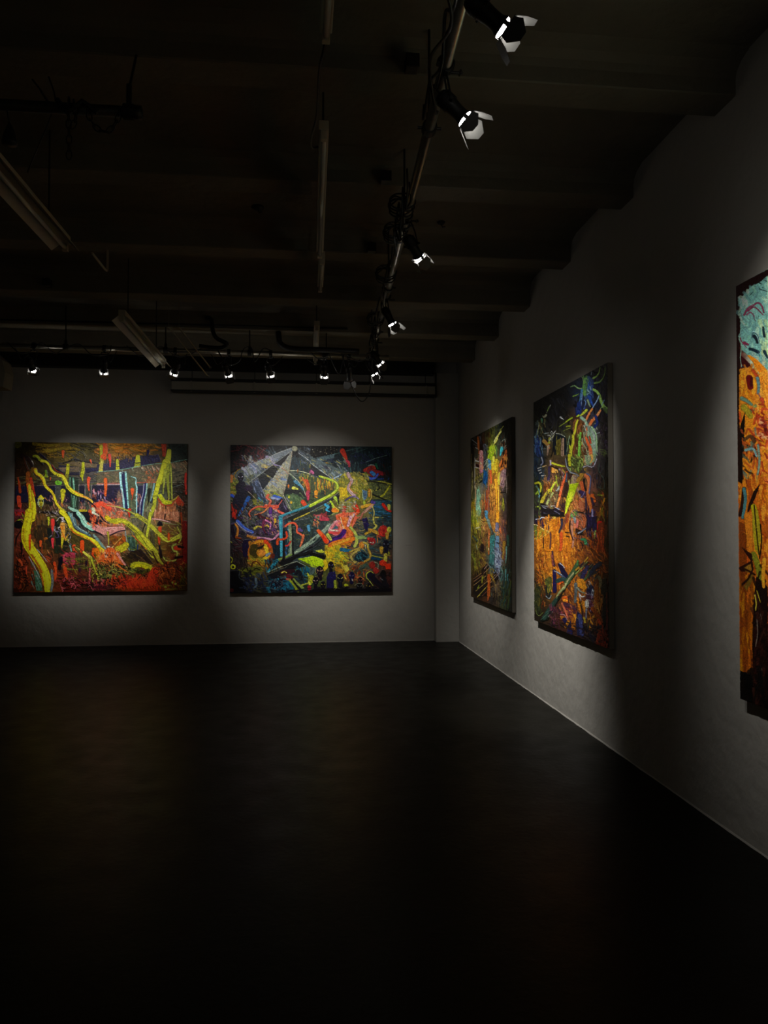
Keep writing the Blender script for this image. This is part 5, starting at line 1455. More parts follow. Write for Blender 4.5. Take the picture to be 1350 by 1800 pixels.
P3 = """
@ 820 720 10
b 60 80 120 860 700 80 16 160 22 14140f 1c1c14 0c0c0a 24241c 101410
b 20 640 150 850 900 90 6 200 22 0c100c 141a18 101410 1a2420
b 30 400 200 560 620 80 12 120 16 4c4c1c 5c5c20 34340f 6c6c2c
b 30 560 300 760 700 95 12 120 14 28302c 3c4c44 485c54 1c2420
s 3c2818 40 40 300 420 300 560 320 640
b 16 280 420 420 620 85 20 100 16 4c2c14 241408 3c1c0c
s a8602c 30 44 200 480 210 560 215 660 225 760
s 1c0c0c 40 60 255 560 260 640 262 720
s 5c5c70 14 8 240 470 260 600
l 8c98a8 14 8 100 530 190 600
l 9ca8b8 12 8 160 665 210 700
l 5c6878 10 6 120 600 180 640
s c8d0c0 14 10 145 830 160 900 220 910
s 141008 40 40 100 700 110 800 100 900
s 3c3c30 60 60 180 720 170 820
s 484850 50 40 320 620 330 760 320 860
b 20 290 600 380 900 80 20 120 14 5c6468 3c4448 28241c 6c7478
s d08c90 60 76 260 740 262 850 262 960
s c8907c 76 70 262 940 262 1040 265 1100
s b0748c 50 30 264 1080 268 1140
b 26 230 780 300 1100 80 30 60 12 e8a860 c87c90 d8a0a8 b85c40 e8c078
l e8e0d8 12 10 155 885 220 915
p 2c0c14 165 950 225 970 225 1020 165 1000
l e8e4d8 14 12 155 1010 225 1030
s c8c8bc 12 12 150 900 145 1020 145 1200 145 1380
b 26 150 1040 240 1330 80 40 60 14 a8a820 1c1c14 8c8c24 2c2c1c c8b440
b 16 240 1120 300 1260 80 30 60 16 8c8c40 a0983c 6c5c34
s 14100c 20 16 270 1250 220 1290
s a8c828 70 110 440 660 440 760 430 830
b 30 380 640 540 860 85 30 90 16 c0d82c 8cb020 d8e060 6c8c20 a8b83c
s e8e890 20 50 610 390 570 440 530 500 505 560
s e0e070 30 20 600 370 540 520 490 600
s 2c2c14 10 8 620 340 540 430
s ccd460 12 6 650 290 600 350
s 10100c 16 10 650 380 600 430 560 500
s c8e048 16 12 480 630 500 690 520 740
s 6ca05c 12 10 520 640 525 720 530 830
b 16 600 520 700 700 110 30 70 10 c8c8b0 8ca09c d8d0c0 607068
s 4cc8d8 50 20 625 680 610 740 595 800
b 6 600 660 660 760 110 20 70 14 58d8e0 3ca0b0
s f08840 56 70 690 800 650 880 600 980
s f09048 70 40 690 850 680 930 690 1000
s f48c40 30 50 600 1060 640 1030
s d0703c 30 26 700 720 690 800
s 281008 20 26 680 900 685 950
s 2c140c 14 14 640 860 640 930 610 1000
s 4888b8 50 40 400 900 410 960 400 1040
b 8 380 880 440 1040 90 10 80 16 6ca8c8 3c78a8 7cb8a0
s f4ec60 40 56 475 830 480 900 480 960
s e8dc40 56 60 480 940 475 1040 480 1120
s e8cc30 40 50 530 880 525 960 520 1060
b 30 440 900 570 1200 92 8 140 18 e0c838 d0a830 f0e868 c89c2c e8d850
b 24 320 860 400 1100 130 40 90 12 a8b090 8c9c98 788c8c c8ccb8 50605c
s 104878 60 90 330 1100 335 1180 330 1260
b 16 300 1080 370 1340 88 12 90 20 1c5c8c 0c3c64 246494 10303c
s 809898 30 16 380 1040 390 1130
s d86838 40 40 425 1080 430 1200 430 1300
b 60 380 1100 520 1800 88 5 200 22 a87430 c08838 8c5c28 d89c48 b86c34 7c4c20
b 24 340 1400 400 1800 88 8 160 18 a82c1c 8c3c1c 5c6470 bc5428
s b46c54 16 14 392 1060 390 1300 385 1500 382 1800
b 26 420 1320 480 1800 85 30 60 10 2c1c10 e0a048 4c2c14 d8b060
s f0b438 60 50 520 1240 535 1400 545 1600 548 1800
s f8c44c 26 26 560 1140 555 1300 560 1500 568 1800
s a0581c 12 12 545 1400 550 1800
s e8d84c 30 20 575 1120 570 1220 575 1320
s b89098 80 60 670 1080 650 1200 620 1320
b 30 590 1060 710 1400 100 14 130 18 b08c90 c8a4a8 8c6c78 d8b8a8 987c84
b 40 590 1380 710 1800 88 14 110 16 4c4844 5c5450 302c28 6c6460 44343c
s 14080c 16 14 600 1460 700 1450
s b8b840 20 12 645 1560 640 1640 625 1750
s c8c83c 14 10 650 1580 660 1700 655 1780
s 1c140c 14 12 710 1050 705 1150
s a89c94 10 8 705 1200 705 1460
b 40 715 500 800 1800 90 6 200 22 1c1008 24140a 140c06 100c08 2c180c
b 14 150 1380 170 1800 90 4 200 12 d0b48c c8a884
s 84b8a0 60 90 205 1430 215 1560 210 1700 215 1800
b 20 175 1420 250 1800 90 8 130 18 8cc0a8 74a894 9cc4a0 5c8c7c a0b090
b 20 245 1380 330 1800 88 10 140 16 a89468 8c7c4c b8985c 706438 c87838
b 14 84 700 110 1800 90 4 200 10 a8a070 8c8850 0c0c08 b8a050
b 16 90 1600 150 1800 85 10 120 14 8c7c10 a8900c c89c1c
@ 820 900 9.474
b 50 70 0 240 330 88 10 130 16 a8a018 8cb020 c8b828 7c8c1c c8c45c 9c9830
b 14 160 0 240 180 88 10 90 14 8ca888 7c9874 a0a878
s d0c84c 50 50 180 200 190 240
s d8d0b0 16 12 160 270 220 250
b 26 230 120 360 330 70 40 80 16 c88448 a89040 cc9c5c a0603c b8a448
s 1c1008 10 8 280 150 350 150
s 5c98b8 60 30 330 0 330 60 350 120
b 30 370 0 500 330 88 5 160 20 b87c30 c89040 a06828 8c5824
s f0a830 50 50 520 0 520 100 515 200
s e8a03c 30 30 520 300 518 380
s 7c9088 50 30 360 130 390 230 430 330
s 44484c 20 24 410 270 450 370 480 470
s 6c6c88 60 60 510 200 510 260 505 300
b 16 480 200 540 380 88 20 60 14 8c8cb0 9c9cb8 e0a860 6c7494
b 60 540 100 670 780 80 20 110 18 6c3c3c 8c5450 4c4450 a8703c 745058 5c4c5c b8784c
s d07848 40 20 560 280 575 350
s a88430 50 20 630 500 620 640 605 780
b 40 660 0 750 1100 90 8 160 20 18201c 203430 141814 2c3c34 241810
s 2c5c50 40 30 690 400 695 560
s 6c9c94 24 14 665 580 665 700 655 850
b 70 75 300 240 1000 80 14 130 18 6c6818 8c8424 3c4418 4c3c14 7c8c2c 242010 584c18
b 40 220 350 360 900 80 30 90 18 5c3c2c a08c30 2c141c 745c24 8c5c30 38201c b09838
s 3c4c4c 20 20 110 400 180 480
s 8c9c98 10 8 160 540 180 620
s 201014 60 50 260 560 270 640
s b46c38 30 26 375 300 375 500 372 700
s c8784c 12 10 370 320 380 500
s f0d8a0 14 10 370 600 375 640
s 3c8c8c 80 70 430 420 430 520 425 620
s 3c7474 70 80 430 600 425 740 420 850
b 26 390 380 480 860 88 12 130 18 50a0a0 347878 64a8a4 2c5c60 48605c
s 6c8ca8 60 70 515 420 510 540 515 640
s 8c98a8 60 110 515 620 520 740 525 880
b 60 460 600 590 1050 70 40 80 14 8c94ac 5c6488 a8b0bc 3c3c50 7080a0 4c4c68
s 14141c 16 12 510 510 550 525
b 40 400 850 480 1000 60 20 60 10 7c98a0 1c3038 8ca8a8 243c40 0c1c20
p 180c08 110 1050 250 960 340 860 380 900 350 1080 200 1280 110 1330
p 180c08 110 1330 350 1130 350 1400 200 1420 110 1360
p 140a08 400 1070 500 1000 540 1100 420 1300 400 1300
b 26 120 900 360 1100 85 14 110 16 5c4c18 7c6c1c 48280c 8c7c28
l a87c58 8 8 120 1110 250 1020
l a87c58 8 8 120 1160 270 1050
l a88c5c 8 8 120 1220 330 1060
l 9c8448 12 12 160 1310 350 1150
l b0a040 14 10 180 1415 350 1230
l 8c5c48 8 6 260 1400 350 1310
l c89c90 8 8 300 950 350 880
l b08c6c 8 8 290 1020 380 930
l a08c80 8 8 400 1180 560 1000
l a89488 8 8 400 1120 500 1030
l 8c6838 10 8 400 1260 500 1160
s 8c8824 30 20 270 1080 260 1180
s 8c9828 20 14 190 1270 210 1220
b 20 400 960 470 1180 60 30 80 18 8c7020 a88c24 4c3010
s a85418 44 50 375 1050 375 1200 372 1380
s a05424 40 20 372 1380 355 1470
b 14 350 1080 400 1400 90 6 120 14 c06c24 b86020 8c4414
s 7898a0 40 20 430 1310 425 1380
b 70 430 1150 600 1480 80 20 130 18 4c3c28 6c5c38 2c1c14 7c6840 241410 5c4c38
b 90 560 900 740 1600 100 16 150 16 1c4444 2c5454 183434 3c6868 142420 484820 30401c
s 5c9090 24 12 655 960 655 1060 650 1140
s 3c7c80 20 12 690 1040 680 1150
s 6c9890 10 8 560 900 600 1000 560 1160
s 6c4830 10 8 720 1120 730 1160
b 30 400 1380 740 1620 100 20 120 20 1c1410 24180c 2c2414 140c08 3c3c18
s 40501c 20 14 740 1150 700 1500 680 1600
b 14 95 800 120 1340 90 4 160 10 4c3008 5c3c10 2c1c08
b 20 750 0 810 1700 90 3 200 20 040403 080604 0a0604
"""
B3 = ["10100c 201810 241c10 3c3c18 28302c 101410 060605",
"181810 5c4838 342c24 6c7428 4c5440 7c4828 0c0806",
"2c281c 7c6c48 30445c a08438 c08c34 7c6860 140c06",
"50481c 6c8c70 6c4428 a87434 c8943c 544c48 1c1008",
"6c641c 7c7040 805c34 8c6830 a87c44 583c3c 101010",
"4c4818 5c5424 5c4428 486c68 6c7484 5c4838 181c18",
"3c2c10 2c200c 5c3814 34404c 504c50 284440 141810",
"140c08 180c08 4c280c 2c1c14 3c3020 2c3420 0c0c08"]
P4 = """
@ 930 630 9
b 110 80 100 1290 1500 75 30 160 30 08080a 0c0c12 06060a 101018 0a0a10
b 30 330 640 560 1100 80 30 120 24 1c1c28 24242c 14141c 2c2c38
b 30 1030 350 1280 900 85 20 160 30 0c0c34 101040 140c28 080820
p 3c5478 870 330 950 270 1010 330 1020 480 980 600 900 680 860 560 845 430
s 6c9c50 50 60 900 320 880 430 885 560
b 30 860 300 940 600 85 16 90 18 6c9c54 84b060 4c7848 5c8c74
b 40 920 330 1020 620 85 20 80 18 2c4c94 5078a8 3460a8 6c98b8 1c2c68
s 14204c 12 12 960 380 980 480 1000 560
s a8c0e0 10 8 970 440 985 500
s 9cc0d0 14 10 930 500 960 540 920 570
s 78906c 14 8 840 290 860 340
s 7c8c98 12 6 990 210 985 260
s 84a858 30 12 1020 310 1070 280 1110 220 1125 140
s 6c8c4c 30 10 1040 390 1120 370 1170 310 1200 230 1205 130
s 90b860 36 44 1020 490 1070 520 1115 580 1130 640
s 84a858 40 60 1120 600 1150 700 1180 760 1220 800
s 485c34 60 50 1200 800 1240 850
s 8cb078 14 26 660 450 720 430 780 470 840 480
s 88a850 20 8 700 600 750 580 790 560
s 4c80a8 40 20 840 500 820 620 790 720
s 7c98c8 12 12 850 540 830 700 825 830
s 2850a0 50 30 960 600 980 680 1010 740
s 6c8cc0 20 12 880 660 900 700 870 800
s 1c3070 60 80 790 720 800 800 780 880
b 14 740 620 900 900 85 16 120 20 142c60 1c3c80 0c1840 304c9c
s 8ca080 30 20 930 660 950 720 970 760
s 8cacd8 20 14 1110 590 1070 680 1020 760 990 820
s 6c8cb0 12 8 1190 660 1150 750
s f08c48 30 24 1000 800 950 880 900 980
s f08850 34 20 960 860 880 1020 800 1180
s f49058 30 44 1130 820 1080 900 990 1000
s f08048 44 60 1000 980 930 1110 880 1230
s e86c3c 60 50 900 1180 850 1300 840 1400
s 8c9868 12 8 1150 770 1120 810
s c8dc48 40 24 910 820 860 870 820 900
s b0cc40 30 20 790 900 760 920
s a8c434 26 14 680 940 620 980 570 1020
s 8c9c40 16 10 570 1020 480 1080
s b8c83c 24 14 650 1070 590 1080
s 90a048 12 8 650 1100 540 1150
s c8d0d8 26 10 500 930 550 970
s a8b0a8 16 8 340 740 310 800 280 860
s 7c9c48 16 14 320 760 290 830
s b8c890 34 14 270 900 240 930 220 910
s 60a888 30 24 200 960 200 1010
b 24 150 960 260 1300 85 20 90 18 4c4c20 8c8448 3c5c54 6c6430 b0a070
s a8c070 12 10 160 1060 140 1160 140 1250
b 14 90 950 150 1250 95 10 100 12 4c688c 7898b8 242c3c 8ca8a8
s 2c4c8c 60 70 130 1290 130 1400 160 1530
b 30 80 1250 210 1530 88 14 110 16 3c64b0 5c8cc8 1c3060 8cb0d8 284880
s f09050 60 36 240 1310 290 1360 320 1420
s a8b440 40 30 330 1270 320 1340
s c8d0a8 20 14 330 1300 380 1240 410 1160
s e0e8e8 20 10 380 1200 420 1150
s a8b8c0 14 10 250 1190 310 1180
b 20 320 1160 420 1340 40 40 60 12 c8d8d0 141418 e8e8e0 0c0c14
s c0a08c 40 20 310 1390 300 1460 290 1530
p 14202c 430 1200 580 1240 620 1530 400 1530 370 1300
s b0b8b0 12 8 430 1190 500 1200 570 1240
p 6c6428 440 1300 500 1270 520 1530 430 1530
b 20 430 1280 520 1530 85 16 110 16 8c8438 6c6024 544c20 a09850
s a88c78 40 50 540 1280 530 1400 530 1530
s c8a890 14 14 550 1270 550 1530
s 8ca890 12 8 640 1230 620 1350 590 1530
p 5c3c20 740 1000 820 980 900 1060 940 1530 680 1530 700 1200
b 70 700 1020 900 1530 85 20 110 20 7c4c2c a06840 8c5c34 5c3c24 b87c50 6c5030
s dcdc40 30 34 770 980 745 1060 730 1160 700 1230
s d8d840 36 50 700 1220 700 1330 670 1430 660 1530
s c8d83c 20 40 640 1380 660 1430
s 80c050 30 40 820 1180 800 1300 800 1400 790 1530
b 16 760 1200 850 1530 85 20 60 16 90d060 b0d870 709c48
s 90b0a0 50 40 830 940 890 990 920 1060
p 8ca890 940 1060 1000 1080 1060 1250 1070 1530 980 1530 960 1300 920 1200
b 50 860 1060 1070 1530 80 14 130 18 94b098 a8c0a0 748c84 bcc8b0 6c7c84 9ca0a8
s e87040 30 60 900 1250 930 1330 970 1430 980 1530
s b84428 20 20 960 1240 980 1340
s a0c098 22 16 990 1080 1050 1170 1070 1280 1075 1530
s 1c3070 40 40 1060 920 1080 1020 1040 1080
s 8c98a0 12 8 1070 1190 1120 1170 1150 1120
b 30 1080 1080 1260 1530 85 20 100 20 2c1c34 3c2c44 1c1424 281c20 4c3c4c 283018
b 8 1140 1440 1240 1530 20 20 90 12 5c6c34 748844
s 30383c 30 30 1270 440 1275 560 1280 650
@ 930 800 9
b 40 80 0 250 400 85 20 110 24 14243c 1c3450 0c1428 284868
l e8ece8 18 16 140 215 190 195
l e8ece8 18 14 150 250 190 235
l e0e4e0 16 12 170 290 200 275
l d8d8d0 16 10 200 330 260 325
l d8b080 22 18 220 185 270 170
s a8b0e0 24 20 200 40 220 120 190 160
b 20 240 200 420 470 85 20 90 16 8c5c44 b4784c 5c3c44 c89058 4c2c38
s d8c8e8 30 26 340 90 345 160
s 443858 40 40 320 200 320 320 300 420
s e0b060 60 60 390 210 430 260
s f0a850 50 40 380 260 380 200
s ccd040 34 24 370 130 460 160 560 180
s 1c1014 16 16 350 170 430 210 520 230
s a8a0b0 40 20 490 230 540 300 540 400
s 241c28 30 30 500 260 510 400
p 6c3c20 230 470 350 450 340 560 230 600
b 30 230 440 400 640 70 30 90 18 c88440 a86c34 e0a050 8c5428
s ccd84c 30 36 420 430 370 510 330 600
s c8b83c 50 60 320 560 250 660 200 740
s 1c1c14 12 12 330 590 250 720
s b8c07c 30 40 380 600 320 700 270 800
b 40 260 600 480 860 75 20 110 16 5c4444 8c7c5c 3c2c34 c0a878 2c2430 707c50
b 30 420 230 600 560 75 20 100 18 5c342c a87850 4c4838 8c5c44 b8b040 34241c
s a8b040 20 14 430 330 440 430 460 500 490 440
s b0b8b0 30 20 480 500 450 560 430 560
p 3c241c 620 250 690 300 640 700 540 880 500 880 560 500
b 30 500 300 680 880 75 12 130 20 5c3828 34201c 442c40 7c4c34 241828
s d8683c 30 36 600 270 560 380 530 480
s ec7848 36 40 530 470 500 600 480 700
s e8a058 34 34 480 680 450 800 430 900
s d8c060 34 40 440 860 400 1000 360 1150 340 1210
s 4c7090 14 14 600 280 590 420
b 30 540 700 820 900 70 30 90 20 c89c40 e0b850 a87030 b88838
p a89080 680 320 780 330 720 560 640 560
b 26 640 320 860 620 80 12 120 20 b8a090 9c8c6c b0a850 8c7058 a8ac60
s bcc848 80 100 700 560 660 660 640 700
p b8d020 650 460 790 440 700 650 640 800 590 920 560 990 590 760
s d8e83c 60 20 680 600 620 780 580 920
s 90983c 10 10 640 520 600 680 570 860
s b8903c 60 60 860 240 830 320 780 400
p 3c3c40 590 0 640 120 700 260 780 300 860 200 900 280 640 300 580 120
p 50582c 640 40 870 60 860 200 780 290 700 200 640 160
b 50 620 0 870 280 70 40 80 20 6c7c44 90b058 5c4c3c a8b860 485838 b0d068
s e0e038 44 40 640 0 640 80 650 160
p 8ca080 880 0 1060 0 1040 100 960 160 880 160
b 24 870 0 1060 150 88 10 100 18 a8b494 94b078 7c9080 c8b890 b85c44
s f0a858 40 14 990 0 1000 60 970 120
s 98a0b0 16 16 580 60 600 180 660 270 740 300 790 330
s a8a8b8 18 14 860 190 920 170 1000 190 1040 140 1070 60
s e88050 60 50 900 320 940 380 950 480 930 600
s 1c1420 26 24 870 380 870 460 900 560
s e07040 60 44 830 440 850 540 870 620
s 5c6890 16 16 910 290 970 340 970 460 950 600
b 20 1000 200 1200 560 88 12 120 24 141c3c 2c2c34 0c0c1c 343834
s 3c4c44 12 10 1110 130 1110 260 1180 380 1190 500 1150 530 1090 500
s 403068 50 50 810 580 860 600 840 650
s 9c90b8 12 8 880 580 850 640 790 690
s f07838 50 60 930 630 950 740 970 850
s f08040 50 30 960 820 960 900 960 960
s d86828 60 60 1000 640 1030 720
b 20 1030 560 1230 800 60 40 100 18 1c2010 5c5c1c 2c3818 8c3c18 3c3010
s 98a02c 12 10 1080 630 1180 630
s e07850 90 100 840 720 820 800
b 30 700 680 890 880 40 30 90 18 e89058 d06c40 c87448 e8a868
s 4c3c5c 20 20 890 600 900 760 900 860
s 8c8cb8 26 34 1000 860 1000 940 1010 1000
p 14103c 920 1000 1060 960 1080 1100 1060 1240 980 1300 900 1200
b 40 900 860 1080 1300 85 14 120 24 1c1848 241c50 100c30 34306c 0c0c20
s 2c2040 30 30 990 680 1020 780
s c88c20 30 16 1200 680 1140 820 1120 900
s 8c6c18 26 40 1150 860 1120 960 1090 1040
b 30 1070 760 1250 1050 80 30 110 20 5c3810 3c240c 8c5818 201408 704818
s 6c6818 14 14 1170 820 1150 920 1200 1040
s b81c14 90 70 1120 1080 1110 1180
s e04830 40 30 1120 1150 1115 1200
p 14101c 190 760 270 790 300 870 440 840 560 920 560 990 200 960
b 20 200 800 540 960 10 20 110 16 8c8cb0 a8a8d0 202040 3c3c50 c8d0d8 141420
s 08080c 30 34 240 950 380 950 550 970
p 1c1840 80 1000 380 1000 400 1100 330 1200 200 1130 100 1080
b 20 90 1000 400 1150 10 20 100 18 241c50 2c2464 141030 503c50
s c8d8e8 12 10 110 1020 180 1010 200 990 260 1000 300 990
s 0c1414 40 40 130 420 180 560 170 700
s c8cc38 34 26 100 450 160 440 190 500 180 580
s 6ca0a8 26 20 120 500 160 560 160 660 150 740
s 80b8d0 16 12 170 640 150 720
b 16 80 540 180 780 80 30 80 20 4c5c34 6c7c40 283424 38484c
s a8c440 26 18 110 620 140 580 150 620
s b8cc48 24 14 110 830 160 820 180 860
b 16 80 830 200 1000 80 30 80 20 344028 50603c 202c1c
p 6c7434 70 1100 150 1130 230 1170 330 1220 200 1320 110 1340
b 24 100 1150 300 1320 -20 30 90 22 c8a02c a88c28 8c9034 d8b840 74742c
s e0cc94 12 10 70 1100 150 1120 230 1180 320 1215 260 1260 190 1320 120 1340
p d08420 340 1010 500 1010 480 1230 600 1200 700 1450 730 1530 120 1530 120 1350 230 1310 330 1230
b 150 130 1020 620 1530 86 8 150 22 e0942c d08824 f0a838 b86c1c e8a030 c87820 a85818
b 40 600 1180 960 1530 80 20 110 22 d88c2c b86824 c87c28 8c4c1c e0a040
s 5c3c4c 20 16 340 1230 345 1340 335 1480
s 4c2c1c 14 12 230 1320 230 1450 220 1530
s d05c28 50 40 510 1240 510 1400 500 1500
s 34344c 40 20 520 1020 520 1110 480 1220
s 8c5038 30 30 590 940 570 1060 540 1160
s a84c34 20 20 620 940 600 1060
s 9c8c80 16 12 650 1020 660 940 700 880 760 880 790 960
s 70a858 80 40 700 960 740 920 760 950
s 241c20 16 16 770 900 800 900 880 920
s c87c58 60 70 820 760 840 860
s d0784c 80 90 850 980 870 1040 830 1140
b 40 640 900 920 1180 60 40 80 16 c87850 8c6458 4c3830 e09868 74605c b08c80
e dc8860 730 1080 60 90
s 8c98a0 40 30 720 990 730 1060
s f08880 34 30 770 1040 760 1130
s c89078 34 26 680 1050 680 1180 700 1340 690 1450
s 2c1c28 16 14 650 1040 640 1140 670 1260 700 1340
s 14101c 16 10 580 1220 640 1230
s 14101c 14 10 590 1280 640 1290
p 100c14 740 1150 860 1220 880 1270 760 1260
b 50 720 1160 1080 1500 60 40 80 18 2c1c28 8c5030 5c5878 141018 a86c34 48384c c08034
s 8c94a8 24 16 780 1230 840 1200 900 1150
s 3c8c60 50 30 900 1390 880 1330 830 1330
s 60c890 20 14 910 1380 880 1400
s 8cac5c 30 14 1050 1200 1030 1310
s 1c34a0 16 12 1060 1230 1090 1320
b 40 960 1250 1200 1530 60 40 100 22 8c3c14 b05c18 5c2410 c87828 3c180c
p 6c2c10 1090 1080 1180 1050 1180 1530 1100 1530
b 26 1060 1200 1190 1530 85 14 130 20 a84418 8c3010 c05c1c 6c1c0c
b 40 1190 0 1290 1530 90 4 200 24 080806 0c0a08 060604 100c0a
@ 930 970 9
b 200 130 0 760 620 84 14 130 24 d08c28 c07820 e8a43c b06418 a05818 8c4414 d89830
b 160 560 300 1160 1000 80 30 120 24 a86c20 c0842c 8c5020 5c3020 784420 b87824 3c2834
b 60 760 0 1220 340 50 30 110 22 8c4c18 a85c1c c87824 6c3414 4c2418 b46c20
b 60 130 60 260 900 85 20 90 16 8c441c 5c2810 b0682c 3c1c10 9c4c24
s 4c3048 24 30 370 0 375 90 400 220
s 8c4c50 30 24 370 60 380 200
s 1c1450 50 56 400 300 405 440 405 620
s 14103c 60 80 490 200 530 290 580 380
s c0c0d0 16 10 490 180 530 210 560 250
s 50607c 30 36 460 330 530 380 590 440
s b0b8c8 14 8 400 300 470 330 520 360
s e06824 44 24 470 500 540 470
s 2c4848 60 60 450 460 520 430 570 440
p 50582c 250 430 360 390 370 560 330 680 280 640
b 16 250 400 370 660 85 14 90 16 8c8430 6c6424 b09838 584c20
s 1c2424 26 26 270 540 280 660 300 720 340 640
s 8c98a0 14 14 270 700 320 740 350 690
p 2c3018 100 560 180 540 190 900 150 1000 100 940
b 24 80 540 200 980 85 14 120 20 4c5020 5c5c24 343c20 28301c 6c5c20
b 30 90 300 260 560 60 30 60 14 10141c 8c4820 1c2028 5c3418
s 6c7c44 12 10 110 930 130 990 170 1010 220 960
p 0c1810 170 1090 300 880 520 640 720 210 800 180 760 330 560 620 430 840 300 1080 200 1110
s 405c3c 70 80 760 200 680 350 600 480
s a0a478 30 30 700 330 620 440 560 560
s 98a070 40 20 560 560 480 640 430 720
s 5c7050 26 16 440 720 350 870
s b8b88c 14 12 690 340 600 470
s 28443c 60 70 420 760 330 900 240 1040
s 4c6858 12 8 360 900 280 990 190 1070
s 6c8878 14 8 380 940 300 1030
s 508450 30 26 770 140 760 200
s b89030 26 20 740 280 850 180 930 80
s 98a85c 18 14 740 340 850 230 920 150
b 30 820 180 1100 420 -45 20 130 26 18182c 2c3838 10101c 3c4c44 201c40
s 302c54 50 60 920 230 870 330 840 400
s 44583c 40 30 960 290 920 380 850 460
s 1c2438 70 60 1120 180 1040 240 980 320
p c88824 760 430 860 420 920 560 880 600 760 540 730 500
s 5c6468 50 40 740 500 740 640 730 780
s 888c7c 30 14 760 560 820 620 880 640
s d8dce8 16 12 790 650 830 700 880 690
s a8b0c0 12 8 790 660 820 760
p 14183c 900 600 980 500 1030 560 1010 740 930 700
b 24 900 440 1040 740 80 30 80 16 2c4454 1c1c3c 5c8cA0 101028 a8b0b8
s 3c1c30 60 60 930 680 960 800 980 920
b 30 880 640 1010 920 60 50 70 12 8c3c50 5c2434 a8a0b0 2c1420
e a8a8a0 915 810 34 70
s e0dcd8 16 12 905 770 910 840
s 6c7080 30 20 905 900 900 1040
p c87c1c 750 700 780 720 840 960 800 950
p c08020 840 760 880 780 890 980 860 900
s 1c140c 16 12 800 780 830 880 840 1000
s d06820 100 40 570 740 600 780
s f0a030 50 30 560 760 600 760
s 4c2c40 60 40 570 820 680 860 730 900
b 50 450 860 740 1080 50 40 90 20 8c3c34 5c2438 a85834 c07840 3c1824 74304c
s c06c50 30 26 520 810 570 920 610 1030
s b08c8c 16 10 500 980 560 990 600 1060
p a86c1c 490 1010 570 1010 560 1060 500 1060
b 40 340 880 480 1180 70 20 110 26 4c2438 3c1c2c 6c3448 5c3c34 281420
s 1c141c 16 12 370 1080 360 1170
s 1c1848 60 50 560 1060 590 1120
s 1c1c4c 70 90 650 1120 650 1200 640 1280
s b87c20 50 40 620 1100 580 1180
s 9c6018 70 60 700 1060 700 1200
s d09028 40 20 720 990 750 1100
p 1c2044 760 920 840 1000 880 1280 760 1320 740 1100
s 343c6c 60 60 800 1000 820 1150 830 1300
s a09030 30 20 870 1030 890 1150 900 1200
p a87820 920 1020 1040 990 1000 1200 940 1180
p 1c2c20 940 1060 970 1080 950 1200 920 1180
b 50 900 980 1200 1300 70 30 120 22 8c5014 5c2c10 281c2c a86018 3c2014 141024
s 7c3c10 60 60 1000 880 1080 980 1140 1080
s a84418 40 40 1090 1060 1150 1160
p 0c0c10 1140 420 1220 400 1240 620 1180 720 1130 640
s 6c6448 50 40 1110 400 1130 460 1120 540
s 7c4410 60 70 1060 560 1060 700 1080 860
b 30 1030 560 1180 1000 88 14 120 20 8c5818 a86c20 5c3410 b88c48
p 0c0a10 1170 700 1230 720 1220 1100 1180 1180 1150 1000
s 5c0c0c 40 40 1230 640 1235 900 1230 1200
b 40 880 1180 1210 1380 50 40 110 34 0c0c14 14142c 100c1c 1c1018 08080c
b 40 1060 1200 1270 1480 80 30 110 26 5c1c0c 74240c 481408 8c300c
b 30 340 1120 900 1340 20 30 110 24 1c1014 2c1418 3c1c14 141018 241820
b 30 1240 300 1290 1500 90 4 200 20 100a08 0c0806
"""
B4 = ["0a0a0c 08080a 08080c 141c28 0c0c18 0c0c0c",
"0c0c0e 10100f 0c0c10 1c2c48 141c30 0c0c0c",
"20241c 1c1c20 20201c 5c3c28 3c3c48 140f10",
"2c3c50 504834 484c34 6c6838 6c7060 201c20",
"283844 60482c 5c4430 8c8040 503c40 14181c",
"343c28 74603c 5c3c30 9c6c34 6c4438 28200c",
"241c2c 5c4030 a86c28 a06440 4c2c34 40180c",
"8c5c20 c47c20 c07c28 884c24 603424 48200c",
"744818 b47824 b06c20 805020 60381c 3c1c08",
"3c3014 6c4c20 643c1c 84501c 643c18 30140a",
"20180c 3c2818 542c20 70441c 482c1c 2c100a",
"14100c 241410 2c1814 281c20 1c140f 280c06"]
